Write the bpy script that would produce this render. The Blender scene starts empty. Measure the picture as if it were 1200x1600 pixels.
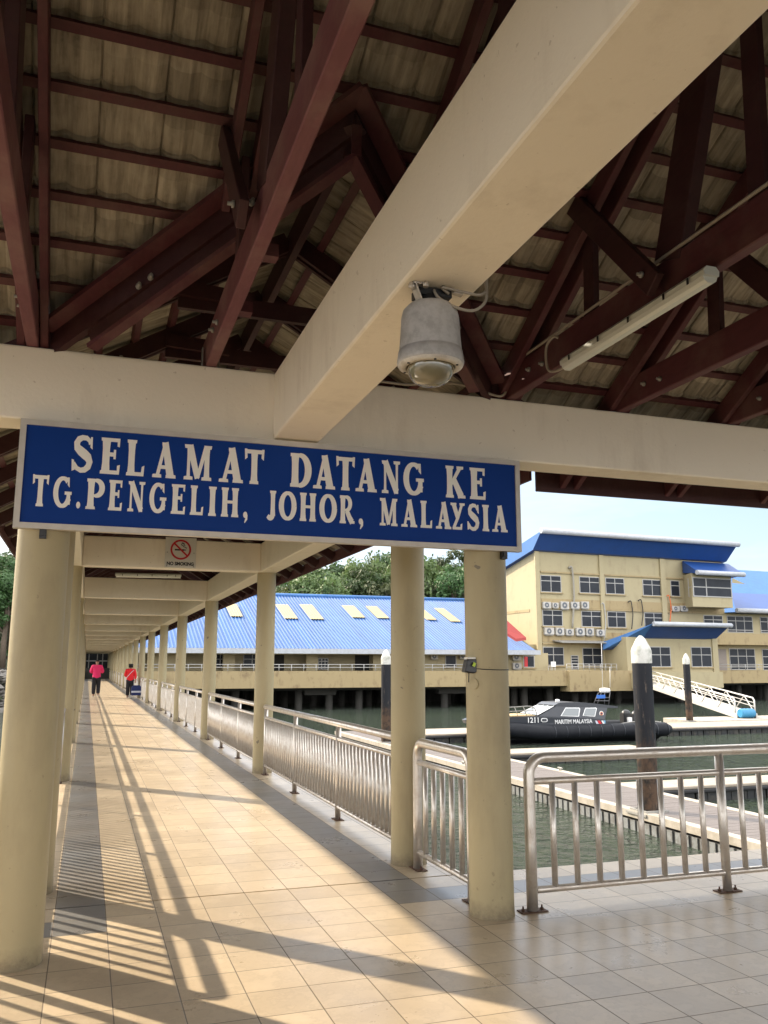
import bpy, math, random
from math import sin, cos, pi, radians as R, sqrt, atan2, floor
from mathutils import Vector as V, Matrix
random.seed(7)
sc = bpy.context.scene
# ------------------------------------------------------------------ camera
CAM = V((-1.10071, -6.12439, 1.52234)); YAW, PIT, ROL, FPX = 0.331108860, 0.178232236, 0.000357868, 1329.20379
_f = V((sin(YAW)*cos(PIT), cos(YAW)*cos(PIT), sin(PIT))); _r0 = V((cos(YAW), -sin(YAW), 0)); _u0 = _r0.cross(_f)
_r = _r0*cos(ROL)+_u0*sin(ROL); _u = _u0*cos(ROL)-_r0*sin(ROL)
cd = bpy.data.cameras.new('camera'); co = bpy.data.objects.new('camera', cd); sc.collection.objects.link(co)
co.matrix_world = Matrix(((_r.x,_u.x,-_f.x,CAM.x),(_r.y,_u.y,-_f.y,CAM.y),(_r.z,_u.z,-_f.z,CAM.z),(0,0,0,1)))
cd.sensor_fit = 'VERTICAL'; cd.sensor_height = 36; cd.lens = FPX/1600*36; cd.clip_start = .05; cd.clip_end = 3000
sc.camera = co
# ------------------------------------------------------------------ light
SUN = V((-1.0, 1.2, 1.0)).normalized()
w = bpy.data.worlds.new('World'); sc.world = w; w.use_nodes = True
nt = w.node_tree; bg = nt.nodes['Background']
sky = nt.nodes.new('ShaderNodeTexSky'); sky.sky_type = 'NISHITA'; sky.sun_disc = False
sky.sun_elevation = math.asin(SUN.z); sky.sun_rotation = atan2(SUN.x, SUN.y)
sky.air_density = 1.1; sky.dust_density = 2.2; sky.ozone_density = 1.0
tc = nt.nodes.new('ShaderNodeTexCoord'); mp = nt.nodes.new('ShaderNodeMapping'); mp.inputs['Scale'].default_value = (1.2, 1.2, 5.5)
nz = nt.nodes.new('ShaderNodeTexNoise'); nz.inputs['Scale'].default_value = 1.9; nz.inputs['Detail'].default_value = 9; nz.inputs['Roughness'].default_value = .62
cr = nt.nodes.new('ShaderNodeValToRGB'); cr.color_ramp.elements[0].position = .38; cr.color_ramp.elements[1].position = .66
cr.color_ramp.elements[0].color = (.12,.12,.12,1); cr.color_ramp.elements[1].color = (.80,.80,.80,1)
mx = nt.nodes.new('ShaderNodeMix'); mx.data_type = 'RGBA'
nt.links.new(tc.outputs['Generated'], mp.inputs[0]); nt.links.new(mp.outputs[0], nz.inputs['Vector']); nt.links.new(nz.outputs['Fac'], cr.inputs[0])
nt.links.new(cr.outputs[0], mx.inputs['Factor']); nt.links.new(sky.outputs[0], mx.inputs['A']); mx.inputs['B'].default_value = (4.3, 5.0, 6.2, 1)
# unseen sky brightening added behind and left of the viewer as interior fill light
dn = nt.nodes.new('ShaderNodeVectorMath'); dn.operation = 'DOT_PRODUCT'; dn.inputs[1].default_value = (-.62, -.78, .1); nt.links.new(tc.outputs['Generated'], dn.inputs[0])
mr = nt.nodes.new('ShaderNodeMapRange'); mr.interpolation_type = 'SMOOTHSTEP'; mr.inputs['From Min'].default_value = -.65; mr.inputs['From Max'].default_value = .35; mr.inputs['To Max'].default_value = .88; nt.links.new(dn.outputs['Value'], mr.inputs['Value'])
sxz = nt.nodes.new('ShaderNodeSeparateXYZ'); nt.links.new(tc.outputs['Generated'], sxz.inputs[0])
mr2 = nt.nodes.new('ShaderNodeMapRange'); mr2.interpolation_type = 'SMOOTHSTEP'; mr2.inputs['From Min'].default_value = .24; mr2.inputs['From Max'].default_value = .55; mr2.inputs['To Max'].default_value = .85; nt.links.new(sxz.outputs[2], mr2.inputs['Value'])  # unseen sky overhead brightened too, added as fill and for water glints
mm = nt.nodes.new('ShaderNodeMath'); mm.operation = 'MAXIMUM'; nt.links.new(mr.outputs['Result'], mm.inputs[0]); nt.links.new(mr2.outputs['Result'], mm.inputs[1])
mx2 = nt.nodes.new('ShaderNodeMix'); mx2.data_type = 'RGBA'; nt.links.new(mm.outputs[0], mx2.inputs['Factor']); nt.links.new(mx.outputs['Result'], mx2.inputs['A']); mx2.inputs['B'].default_value = (13.8, 13.7, 13.6, 1)
nt.links.new(mx2.outputs['Result'], bg.inputs['Color']); bg.inputs['Strength'].default_value = .090
sl = bpy.data.lights.new('sun', 'SUN'); sl.energy = 2.9; sl.angle = R(.8); sl.color = (1, .85, .65)
so = bpy.data.objects.new('sun', sl); sc.collection.objects.link(so); so.rotation_euler = SUN.to_track_quat('Z', 'Y').to_euler(); so.location = (-30, 36, 30)
vs = sc.view_settings; vs.view_transform = 'Standard'; vs.look = 'None'; vs.gamma = 1; vs.use_curve_mapping = False; vs.exposure = 1.5
sc.cycles.max_bounces = 8; sc.cycles.diffuse_bounces = 7; sc.cycles.glossy_bounces = 3; sc.cycles.caustics_reflective = False; sc.cycles.caustics_refractive = False

# ------------------------------------------------------------------ helpers
def ray(u, v): return _f*FPX + _r*(u-600) + _u*(800-v)
def at(u, v, Y):
    d = ray(u, v); return CAM + d*((Y-CAM.y)/d.y)
def atz(u, v, Z):
    d = ray(u, v); return CAM + d*((Z-CAM.z)/d.z)
OFF = {}
class MB:
    def __init__(s, xf=None): s.v = []; s.f = []; s.m = []; s.sm = []; s.xf = xf
    def add(s, vs, fs, smooth=False, mi=0):
        n = len(s.v)
        for p in vs:
            p = V(p); s.v.append(s.xf(p) if s.xf else p)
        for f in fs: s.f.append([n+i for i in f]); s.m.append(mi); s.sm.append(smooth)
    def box(s, x0, x1, y0, y1, z0, z1, mi=0):
        s.add([(x0,y0,z0),(x1,y0,z0),(x1,y1,z0),(x0,y1,z0),(x0,y0,z1),(x1,y0,z1),(x1,y1,z1),(x0,y1,z1)],
              [(0,3,2,1),(4,5,6,7),(0,1,5,4),(1,2,6,5),(2,3,7,6),(3,0,4,7)], mi=mi)
    def bar(s, a, b, wd, h, up=(0,0,1), mi=0):   # a box from a to b: wd across, h along 'up'
        a, b = V(a), V(b); d = (b-a).normalized(); sd = d.cross(V(up)).normalized(); u = sd.cross(d)
        sd = sd*(wd/2); u = u*(h/2); q = []
        for p in (a, b):
            for i, j in ((-1,-1),(1,-1),(1,1),(-1,1)): q.append(p+sd*i+u*j)
        s.add(q, [(0,3,2,1),(4,5,6,7),(0,1,5,4),(1,2,6,5),(2,3,7,6),(3,0,4,7)], mi=mi)
    def tube(s, pts, r, n=10, cap=True, mi=0):
        pts = [V(p) for p in pts]; rs = r if isinstance(r, (list, tuple)) else [r]*len(pts); q = []; prev = None
        for i, p in enumerate(pts):
            d = (pts[min(i+1, len(pts)-1)]-pts[max(i-1, 0)]).normalized()
            a = prev if prev is not None else (V((0,0,1)) if abs(d.z) < .9 else V((1,0,0)))
            a = (a-d*a.dot(d)).normalized(); prev = a; b = d.cross(a)
            for k in range(n): q.append(p+(a*cos(2*pi*k/n)+b*sin(2*pi*k/n))*rs[i])
        fs = [(i*n+k, i*n+(k+1)%n, (i+1)*n+(k+1)%n, (i+1)*n+k) for i in range(len(pts)-1) for k in range(n)]
        s.add(q, fs, True, mi)
        if cap:
            m = len(s.v); b0 = m-len(q)
            s.f.append([b0+k for k in reversed(range(n))]); s.m.append(mi); s.sm.append(False)
            s.f.append([m-n+k for k in range(n)]); s.m.append(mi); s.sm.append(False)
    def cyl(s, a, b, r, n=20, r2=None, mi=0): s.tube([a, b], [r, r if r2 is None else r2], n, mi=mi)
    def lathe(s, c, prof, n=24, smooth=True, mi=0):   # prof: (radius, z)
        c = V(c); q = []
        for r, z in prof:
            for k in range(n): q.append(c+V((r*cos(2*pi*k/n), r*sin(2*pi*k/n), z)))
        fs = [(i*n+k, i*n+(k+1)%n, (i+1)*n+(k+1)%n, (i+1)*n+k) for i in range(len(prof)-1) for k in range(n)]
        s.add(q, fs, smooth, mi)
    def prism(s, poly, f0, f1, mi=0, smooth=False):    # poly of 2-D points, f0/f1 map them to the two faces
        n = len(poly); a = [f0(*p) for p in poly]; b = [f1(*p) for p in poly]
        s.add(a+b, [tuple(reversed(range(n))), tuple(range(n, 2*n))]+[(i, (i+1)%n, n+(i+1)%n, n+i) for i in range(n)], smooth, mi)
    def build(s, name, mat, parent=None, smooth=None, recalc=True):
        off = OFF.get(parent.name, V((0,0,0))) if parent else V((0,0,0))
        me = bpy.data.meshes.new(name); me.from_pydata([tuple(p-off) for p in s.v], [], s.f)
        for m in (mat if isinstance(mat, (list, tuple)) else [mat]): me.materials.append(m)
        me.polygons.foreach_set('material_index', s.m); me.polygons.foreach_set('use_smooth', s.sm)
        if recalc:
            import bmesh
            bm = bmesh.new(); bm.from_mesh(me); bmesh.ops.recalc_face_normals(bm, faces=bm.faces); bm.to_mesh(me); bm.free()
        me.update(); o = bpy.data.objects.new(name, me); sc.collection.objects.link(o)
        if parent: o.parent = parent
        OFF[o.name] = off
        return o
def tag(o, label=None, cat=None, group=None, kind=None):
    if label: o['label'] = label
    if cat: o['category'] = cat
    if group: o['group'] = group
    if kind: o['kind'] = kind
    return o
def thing(name, label, cat, loc=(0,0,0), group=None):
    o = bpy.data.objects.new(name, None); sc.collection.objects.link(o); o.location = loc; o.empty_display_size = .2
    OFF[o.name] = V(loc); return tag(o, label, cat, group)
def dup(root, loc, rotz=None, label=None, group=None, scale=None):
    def cp(o, par):
        c = o.copy(); sc.collection.objects.link(c)
        if par: c.parent = par
        for ch in o.children: cp(ch, c)
        return c
    r = cp(root, None); r.location = loc
    if rotz is not None: r.rotation_euler = (0, 0, rotz)
    if scale is not None: r.scale = scale if isinstance(scale, (list, tuple)) else (scale,)*3
    if label: r['label'] = label
    if group: r['group'] = group
    return r
ORD = ['first','second','third','fourth','fifth','sixth','seventh','eighth','ninth','tenth','eleventh','twelfth','thirteenth','fourteenth','fifteenth','sixteenth','seventeenth','eighteenth','nineteenth','twentieth']

# ------------------------------------------------------------------ materials
class N:
    def __init__(s, name):
        s.m = bpy.data.materials.new(name); s.m.use_nodes = True; s.t = s.m.node_tree; s.b = s.t.nodes['Principled BSDF']
    def n(s, ty, **kw):
        o = s.t.nodes.new(ty)
        for k, v in kw.items():
            if hasattr(o, k) and k not in o.inputs: setattr(o, k, v)
            else: s.set(o, k, v)
        return o
    def set(s, o, k, v):
        if isinstance(v, bpy.types.NodeSocket): s.t.links.new(v, o.inputs[k])
        elif isinstance(v, bpy.types.Node): s.t.links.new(v.outputs[0], o.inputs[k])
        else: o.inputs[k].default_value = v
    def co(s, scale=(1,1,1), kind='Object'):
        t = s.n('ShaderNodeTexCoord'); m = s.n('ShaderNodeMapping'); s.t.links.new(t.outputs[kind], m.inputs[0]); m.inputs['Scale'].default_value = scale
        return m.outputs[0]
    def pos(s): return s.n('ShaderNodeNewGeometry').outputs['Position']
    def noise(s, vec, scale, detail=4, rough=.55):
        o = s.n('ShaderNodeTexNoise'); s.t.links.new(vec, o.inputs['Vector']); o.inputs['Scale'].default_value = scale; o.inputs['Detail'].default_value = detail; o.inputs['Roughness'].default_value = rough
        return o.outputs['Fac']
    def math(s, op, a, b=0.0, c=None, clamp=False):
        o = s.n('ShaderNodeMath'); o.operation = op; o.use_clamp = clamp
        for i, x in enumerate((a, b) if c is None else (a, b, c)):
            if isinstance(x, bpy.types.NodeSocket): s.t.links.new(x, o.inputs[i])
            else: o.inputs[i].default_value = x
        return o.outputs[0]
    def ramp(s, fac, stops):
        o = s.n('ShaderNodeValToRGB'); s.t.links.new(fac, o.inputs[0]); e = o.color_ramp.elements
        while len(e) < len(stops): e.new(.5)
        for i, (p, c) in enumerate(stops): e[i].position = p; e[i].color = (*c, 1) if len(c) == 3 else c
        return o.outputs[0]
    def mix(s, fac, a, b, mode='MIX'):
        o = s.n('ShaderNodeMix'); o.data_type = 'RGBA'; o.blend_type = mode
        for k, x in (('Factor', fac), ('A', a), ('B', b)):
            sock = [i for i in o.inputs if i.name == k and (k == 'Factor' and i.type == 'VALUE' or k != 'Factor' and i.type == 'RGBA')][0]
            if isinstance(x, bpy.types.NodeSocket): s.t.links.new(x, sock)
            elif k == 'Factor': sock.default_value = x
            else: sock.default_value = (*x, 1)
        return [i for i in o.outputs if i.type == 'RGBA'][0]
    def base(s, x): s.set(s.b, 'Base Color', x if isinstance(x, bpy.types.NodeSocket) else (*x, 1)); return s
    def rough(s, x): s.set(s.b, 'Roughness', x); return s
    def bump(s, h, st=.3, dist=.01):
        o = s.n('ShaderNodeBump'); s.t.links.new(h, o.inputs['Height']); o.inputs['Strength'].default_value = st; o.inputs['Distance'].default_value = dist
        s.t.links.new(o.outputs[0], s.b.inputs['Normal']); return s
def plain(name, c, rough=.5, metal=0, var=.12, scale=6, bump=0, spec=None):
    m = N(name); p = m.pos(); n = m.noise(p, scale, 5)
    m.base(m.mix(n, tuple(x*(1-var) for x in c), tuple(min(1, x*(1+var)) for x in c))); m.rough(rough); m.set(m.b, 'Metallic', metal)
    if spec is not None: m.set(m.b, 'Specular IOR Level', spec)
    if bump: m.bump(m.noise(p, scale*6, 4), bump, .004)
    return m.m
def wall_paint(name, c, dirt=(.25,.2,.13), amt=.35, rough=.6, streak=1.0, foot=False):
    m = N(name); p = m.pos(); mp = m.n('ShaderNodeMapping'); m.t.links.new(p, mp.inputs[0]); mp.inputs['Scale'].default_value = (1, 1, .22)
    a = m.noise(p, 1.3, 6, .6); b = m.noise(mp.outputs[0], 5*streak, 5, .65); sp = m.noise(p, 26, 3, .6)
    c1 = m.mix(a, tuple(x*.93 for x in c), tuple(min(1, x*1.05) for x in c))
    d = m.ramp(m.math('MULTIPLY', a, b), [(.26, (0,0,0)), (.46, (1,1,1))])
    c2 = m.mix(m.math('MULTIPLY', d, amt), c1, dirt)
    spd = m.ramp(sp, [(.685, (0,0,0)), (.72, (1,1,1))])
    c3 = m.mix(m.math('MULTIPLY', spd, .42), c2, dirt)
    if foot:   # scuffed and splashed foot of the columns, and a few chips
        sz = m.n('ShaderNodeSeparateXYZ'); m.t.links.new(p, sz.inputs[0]); ft_ = m.math('SUBTRACT', 1.0, m.math('DIVIDE', sz.outputs[2], .16), clamp=True)
        ff = m.ramp(m.math('MULTIPLY', ft_, m.noise(p, 16, 5, .7)), [(.16, (0,0,0)), (.50, (1,1,1))]); c3 = m.mix(m.math('MULTIPLY', ff, .75), c3, (.16,.12,.07))
        ch = m.ramp(m.noise(p, 9, 2, .5), [(.735, (0,0,0)), (.745, (1,1,1))]); c3 = m.mix(m.math('MULTIPLY', ch, .8), c3, (.13,.11,.08))
    m.base(c3).rough(rough); m.bump(m.noise(p, 45, 4, .6), .35, .004)
    return m.m
M = {}
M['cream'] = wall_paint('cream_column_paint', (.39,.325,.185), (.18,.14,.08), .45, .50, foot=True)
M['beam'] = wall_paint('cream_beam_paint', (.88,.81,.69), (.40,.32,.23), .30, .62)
M['bldwall'] = wall_paint('building_wall_paint', (.37,.315,.19), (.21,.165,.10), .42, .7, .25)
M['bldband'] = wall_paint('building_band_paint', (.33,.255,.135), (.14,.09,.05), .85, .75, .5)
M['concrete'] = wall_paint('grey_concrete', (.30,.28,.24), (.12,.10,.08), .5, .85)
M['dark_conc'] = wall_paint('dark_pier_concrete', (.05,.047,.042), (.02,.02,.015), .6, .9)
def wood(name, c1, c2, dust=(.20,.14,.11), da=.35):
    m = N(name); p = m.pos(); mp = m.n('ShaderNodeMapping'); m.t.links.new(p, mp.inputs[0]); mp.inputs['Scale'].default_value = (6, 1.2, 6)
    a = m.noise(p, 2.6, 6, .65); g = m.noise(mp.outputs[0], 7, 6, .6)
    c = m.mix(g, c1, c2); d = m.ramp(a, [(.46, (0,0,0)), (.68, (1,1,1))])
    m.base(m.mix(m.math('MULTIPLY', d, da), c, dust)).rough(.62); m.set(m.b, 'Specular IOR Level', .35)
    m.bump(g, .35, .003); return m.m
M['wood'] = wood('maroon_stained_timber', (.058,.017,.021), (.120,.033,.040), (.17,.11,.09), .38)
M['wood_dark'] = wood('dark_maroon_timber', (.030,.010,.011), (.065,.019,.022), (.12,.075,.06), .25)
M['wood_lit_worn'] = wood('lit_worn_maroon_timber', (.105,.034,.042), (.200,.075,.085), (.26,.17,.15), .5)  # worn chord timber, lightened to carry bounce light off the floor
# concrete roof tiles from below
def tile_under(name, sx, sy):
    m = N(name); p = m.pos(); sp = m.n('ShaderNodeSeparateXYZ'); m.t.links.new(p, sp.inputs[0])
    fx = m.math('FLOOR', m.math('DIVIDE', sp.outputs[sx], .30)); fy = m.math('FLOOR', m.math('DIVIDE', sp.outputs[sy], .24))
    cb = m.n('ShaderNodeCombineXYZ'); m.t.links.new(fx, cb.inputs[0]); m.t.links.new(fy, cb.inputs[1])
    wn = m.n('ShaderNodeTexWhiteNoise'); m.t.links.new(cb.outputs[0], wn.inputs['Vector'])
    a = m.noise(p, 9, 6, .7); b = m.noise(p, 2.2, 4, .6); mp = m.n('ShaderNodeMapping'); m.t.links.new(p, mp.inputs[0])
    mp.inputs['Scale'].default_value = (14, 1.6, 1.6) if sx == 'X' else (1.6, 14, 1.6)
    st = m.noise(mp.outputs[0], 2.4, 5, .6)
    c = m.mix(m.ramp(st, [(.25, (0,0,0)), (.78, (1,1,1))]), (.16,.140,.105), (.60,.545,.44))
    c = m.mix(m.ramp(a, [(.45, (0,0,0)), (.8, (1,1,1))]), c, (.45,.41,.33))
    c = m.mix(m.math('MULTIPLY', m.ramp(b, [(.42, (0,0,0)), (.62, (1,1,1))]), .32), c, (.16,.135,.10))
    k = m.math('ADD', m.math('MULTIPLY', wn.outputs[0], .34), .78)
    hs = m.n('ShaderNodeHueSaturation'); m.t.links.new(c, hs.inputs['Color']); m.t.links.new(k, hs.inputs['Value'])
    m.base(hs.outputs[0]).rough(.9); m.bump(a, .5, .006); return m.m
M['tile_h'] = tile_under('roof_tile_underside', 'X', 'Y'); M['tile_c'] = tile_under('walkway_tile_underside', 'Y', 'X')
# floor tiles
def floor_mat():
    m = N('ceramic_floor_tiles'); p = m.pos(); sp = m.n('ShaderNodeSeparateXYZ'); m.t.links.new(p, sp.inputs[0]); X, Y = sp.outputs[0], sp.outputs[1]
    tx, ty = m.math('DIVIDE', X, .3), m.math('DIVIDE', Y, .3)
    gx = m.math('ABSOLUTE', m.math('SUBTRACT', m.math('FRACT', m.math('ADD', tx, .5)), .5)); gy = m.math('ABSOLUTE', m.math('SUBTRACT', m.math('FRACT', m.math('ADD', ty, .5)), .5))
    g = m.math('MINIMUM', gx, gy); grout = m.math('POWER', m.math('SUBTRACT', 1.0, m.math('MINIMUM', m.math('DIVIDE', g, .0125), 1.0), clamp=True), .55)
    cb = m.n('ShaderNodeCombineXYZ'); m.t.links.new(m.math('FLOOR', tx), cb.inputs[0]); m.t.links.new(m.math('FLOOR', ty), cb.inputs[1])
    wn = m.n('ShaderNodeTexWhiteNoise'); m.t.links.new(cb.outputs[0], wn.inputs['Vector'])
    # offset the marbling of every tile
    ad = m.n('ShaderNodeVectorMath'); ad.operation = 'MULTIPLY_ADD'; m.t.links.new(wn.outputs['Color'], ad.inputs[0]); ad.inputs[1].default_value = (7,7,7); m.t.links.new(p, ad.inputs[2])
    v = m.noise(ad.outputs[0], 7, 6, .65); v2 = m.noise(p, .9, 5, .6)
    vein = m.ramp(m.math('ABSOLUTE', m.math('SUBTRACT', v, .5)), [(0, (1,1,1)), (.035, (0,0,0))])
    beige = m.mix(v, (.50,.40,.275), (.68,.56,.405)); beige = m.mix(m.math('MULTIPLY', vein, .22), beige, (.34,.27,.18))
    grey = m.mix(v, (.15,.152,.156), (.235,.235,.235))
    ax = m.math('ABSOLUTE', X)
    def between(s_, lo, hi): return m.math('MULTIPLY', m.math('GREATER_THAN', s_, lo), m.math('LESS_THAN', s_, hi))
    strip = m.math('MULTIPLY', between(ax, .9, 1.2), m.math('GREATER_THAN', Y, -.6)); row = m.math('MULTIPLY', between(Y, -.6, -.3), m.math('GREATER_THAN', ax, 1.2))
    dk = m.math('MAXIMUM', strip, row)
    c = m.mix(dk, beige, grey)
    c = m.mix(m.math('MULTIPLY', m.ramp(v2, [(.40, (0,0,0)), (.66, (1,1,1))]), .34), c, (.27,.21,.15))
    br = m.math('ADD', m.math('MULTIPLY', wn.outputs[0], .20), .89); hs = m.n('ShaderNodeHueSaturation'); m.t.links.new(c, hs.inputs['Color']); m.t.links.new(br, hs.inputs['Value'])
    gc = m.mix(m.noise(p, 3, 3), (.07,.052,.035), (.16,.12,.08))
    m.base(m.mix(grout, hs.outputs[0], gc))
    sm = m.noise(p, 2.3, 6, .7)
    ro = m.math('ADD', m.math('MULTIPLY', sm, .30), .16); m.rough(m.math('MAXIMUM', ro, m.math('MULTIPLY', grout, .8)))
    h = m.math('SUBTRACT', m.math('MULTIPLY', v, .18), grout); m.bump(h, .35, .003); return m.m
M['floor'] = floor_mat()
def steel_mat():
    m = N('weathered_stainless_steel'); p = m.pos(); a = m.noise(p, 11, 6, .7); b = m.noise(p, 60, 3, .6)
    rust = m.ramp(a, [(.46, (0,0,0)), (.72, (1,1,1))])
    c = m.mix(m.math('MULTIPLY', rust, .5), (.62,.58,.53), (.40,.29,.21)); m.base(c); m.set(m.b, 'Metallic', .72)
    m.rough(m.math('ADD', m.math('MULTIPLY', rust, .25), m.math('ADD', m.math('MULTIPLY', b, .10), .28))); return m.m
M['steel'] = steel_mat()
M['rustplate'] = plain('rusty_base_plate', (.10,.055,.035), .8, .3, .4, 30, .3)
M['white'] = plain('white_paint', (.72,.71,.68), .5, 0, .06, 4)
M['sign_blue'] = plain('sign_blue_enamel', (.004,.036,.215), .45, 0, .10, 3, 0, .12)
M['sign_white'] = plain('sign_letter_cream', (.80,.77,.71), .55, 0, .05, 8)
M['alu'] = plain('sign_frame_aluminium', (.52,.48,.43), .5, .35, .18, 12, .15)
M['black'] = plain('black_rubber', (.012,.012,.014), .55, 0, .3, 5)
M['black_plastic'] = plain('black_plastic', (.02,.02,.022), .35, 0, .2, 8)
M['red'] = plain('sign_red', (.50,.012,.02), .45, 0, .05, 8)
M['pale'] = plain('pale_sign_plate', (.66,.65,.61), .45, .1, .06, 9)
M['cctv'] = None
def dirty(name, c, d, amt, rough=.5, scale=22, metal=0):
    m = N(name); p = m.pos(); a = m.noise(p, scale, 7, .75); b = m.noise(p, scale*.25, 4, .6)
    f = m.ramp(m.math('MULTIPLY', a, m.math('ADD', b, .5)), [(.42, (0,0,0)), (.66, (1,1,1))])
    m.base(m.mix(m.math('MULTIPLY', f, amt), c, d)).rough(rough); m.set(m.b, 'Metallic', metal); m.bump(a, .2, .002); return m.m
M['cctv'] = dirty('weathered_grey_enamel', (.46,.45,.45), (.18,.17,.16), .40, .42, 26)
M['rim'] = dirty('white_trim_ring', (.62,.59,.54), (.3,.25,.2), .5, .4, 20)
m = N('smoked_amber_dome'); m.base((.27,.235,.14)).rough(.07); m.set(m.b, 'Coat Weight', .8); m.set(m.b, 'Transmission Weight', .35); M['dome'] = m.m
M['cable'] = plain('grey_cable', (.33,.29,.24), .55, 0, .12, 20)
m = N('lamp_diffuser'); m.base((.78,.82,.78)).rough(.22); m.set(m.b, 'Transmission Weight', .15); M['diffuser'] = m.m
M['lamp_body'] = plain('lamp_body_grey', (.60,.63,.60), .4, 0, .08, 9)
M['galv'] = plain('galvanised_steel', (.30,.29,.27), .6, .35, .3, 30)
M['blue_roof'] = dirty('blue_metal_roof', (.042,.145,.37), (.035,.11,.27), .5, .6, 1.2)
m = N('blue_corrugated_sheet'); _p = m.pos(); _s = m.n('ShaderNodeSeparateXYZ'); m.t.links.new(_p, _s.inputs[0]); _w = m.n('ShaderNodeTexWhiteNoise'); _w.noise_dimensions = '1D'; m.t.links.new(m.math('FLOOR', m.math('DIVIDE', _s.outputs[0], .78)), _w.inputs['W'])
_m = m.n('ShaderNodeMapping'); m.t.links.new(_p, _m.inputs[0]); _m.inputs['Scale'].default_value = (1.6, .12, .12); _st = m.noise(_m.outputs[0], 1.5, 6, .7); _h = m.n('ShaderNodeHueSaturation'); m.t.links.new(m.mix(m.ramp(_st, [(.35,(0,0,0)),(.7,(1,1,1))]), (.028,.098,.29), (.048,.132,.31)), _h.inputs['Color']); m.t.links.new(m.math('ADD', m.math('MULTIPLY', _w.outputs[0], .22), .88), _h.inputs['Value']); m.base(_h.outputs[0]).rough(.6); M['blue_sheet'] = m.m
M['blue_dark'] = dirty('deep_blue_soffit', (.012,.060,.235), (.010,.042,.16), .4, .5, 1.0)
M['gutter'] = dirty('pale_gutter', (.40,.42,.46), (.22,.22,.22), .35, .5, 2.5)
M['skylight'] = dirty('yellowed_skylight_sheet', (.40,.30,.13), (.28,.19,.08), .4, .45, 1.5)
M['red_roof'] = plain('red_roof_sheet', (.33,.04,.035), .5, 0, .1, 2)
m = N('tinted_window_glass'); m.base(m.mix(m.noise(m.pos(), .8, 3), (.014,.017,.024), (.035,.04,.05))).rough(.22); m.set(m.b, 'Specular IOR Level', .12); M['glass'] = m.m
M['winframe'] = plain('window_frame_white', (.36,.355,.345), .5, 0, .08, 3)
M['ac'] = dirty('ac_casing', (.44,.43,.41), (.32,.27,.2), .5, .5, 3)
M['acfan'] = plain('ac_fan_grille', (.10,.11,.13), .5, 0, .3, 8)
M['dark_room'] = plain('dark_opening', (.03,.028,.026), .9, 0, .3, 1)
M['orange'] = plain('orange_pipe', (.62,.13,.03), .5, 0, .1, 3)
# water
def water():
    m = N('green_harbour_water'); p = m.pos(); a = m.noise(p, .12, 3); mp = m.n('ShaderNodeMapping'); m.t.links.new(p, mp.inputs[0]); mp.inputs['Scale'].default_value = (1, .8, 1)
    m.base(m.mix(a, (.034,.056,.032), (.058,.086,.048))).rough(.04); m.set(m.b, 'IOR', 1.38); m.set(m.b, 'Specular IOR Level', .85)
    h = m.math('ADD', m.math('MULTIPLY', m.noise(mp.outputs[0], 2.3, 2, .5), 1.0), m.math('MULTIPLY', m.noise(mp.outputs[0], 7.5, 3, .6), .30)); m.bump(h, 1.0, 3.2); return m.m
M['water'] = water()
M['deckwood'] = wood('weathered_deck_planks', (.095,.080,.074), (.175,.152,.140), (.11,.09,.08), .3)
M['dockedge'] = dirty('pale_dock_edge', (.37,.335,.285), (.20,.17,.12), .5, .65, 3)
M['docktop'] = dirty('pale_concrete_dock_top', (.33,.28,.225), (.19,.16,.12), .4, .8, 2)
M['float'] = dirty('black_pontoon_float', (.012,.014,.016), (.07,.06,.045), .6, .6, 4)
M['floatgrey'] = dirty('grey_pontoon_rib', (.20,.21,.21), (.07,.06,.045), .6, .6, 6)
def pile_mat():
    m = N('pile_sleeve'); p = m.pos(); sp = m.n('ShaderNodeSeparateXYZ'); m.t.links.new(p, sp.inputs[0]); z = sp.outputs[2]; a = m.noise(p, 3.2, 6, .7)
    mp = m.n('ShaderNodeMapping'); m.t.links.new(p, mp.inputs[0]); mp.inputs['Scale'].default_value = (3, 3, .5); sk = m.noise(mp.outputs[0], 3.5, 6, .7)
    zz = m.math('ADD', z, m.math('MULTIPLY', m.math('SUBTRACT', sk, .5), 2.6))
    f = m.ramp(m.math('ADD', m.math('MULTIPLY', zz, .5), .5), [(.0, (1,1,1)), (.35, (0,0,0))])
    sc_ = m.ramp(sk, [(.60, (0,0,0)), (.66, (1,1,1))])
    c = m.mix(f, (.012,.013,.017), m.mix(m.ramp(a, [(.42,(0,0,0)),(.60,(1,1,1))]), (.075,.046,.030), (.016,.015,.014))); c = m.mix(m.math('MULTIPLY', sc_, .3), c, (.26,.20,.15))
    m.set(m.b, 'Specular IOR Level', .2); m.base(c).rough(.6); m.bump(a, .4, .02); return m.m
M['pile'] = pile_mat()
M['pilecap'] = dirty('white_pile_cap', (.50,.49,.46), (.20,.21,.16), .7, .6, 5)
M['hull'] = dirty('black_hull_rubber', (.009,.010,.014), (.028,.03,.034), .3, .55, 2)
M['hull'].node_tree.nodes['Principled BSDF'].inputs['Specular IOR Level'].default_value = .18
M['cabin'] = dirty('charcoal_cabin_paint', (.028,.032,.042), (.05,.05,.055), .3, .32, 2)
m = N('boat_window_glass'); m.base((.16,.18,.19)).rough(.08); m.set(m.b, 'Specular IOR Level', .9); M['boatglass'] = m.m
M['bwhite'] = plain('boat_white', (.70,.70,.70), .4, 0, .03, 3)
M['tan'] = plain('tan_deck', (.40,.30,.16), .7, 0, .1, 3)
M['bluebarrel'] = plain('blue_plastic_drum', (.025,.19,.36), .4, 0, .1, 3)
M['ramp'] = plain('white_gangway_aluminium', (.48,.465,.44), .45, .1, .08, 2)
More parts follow.
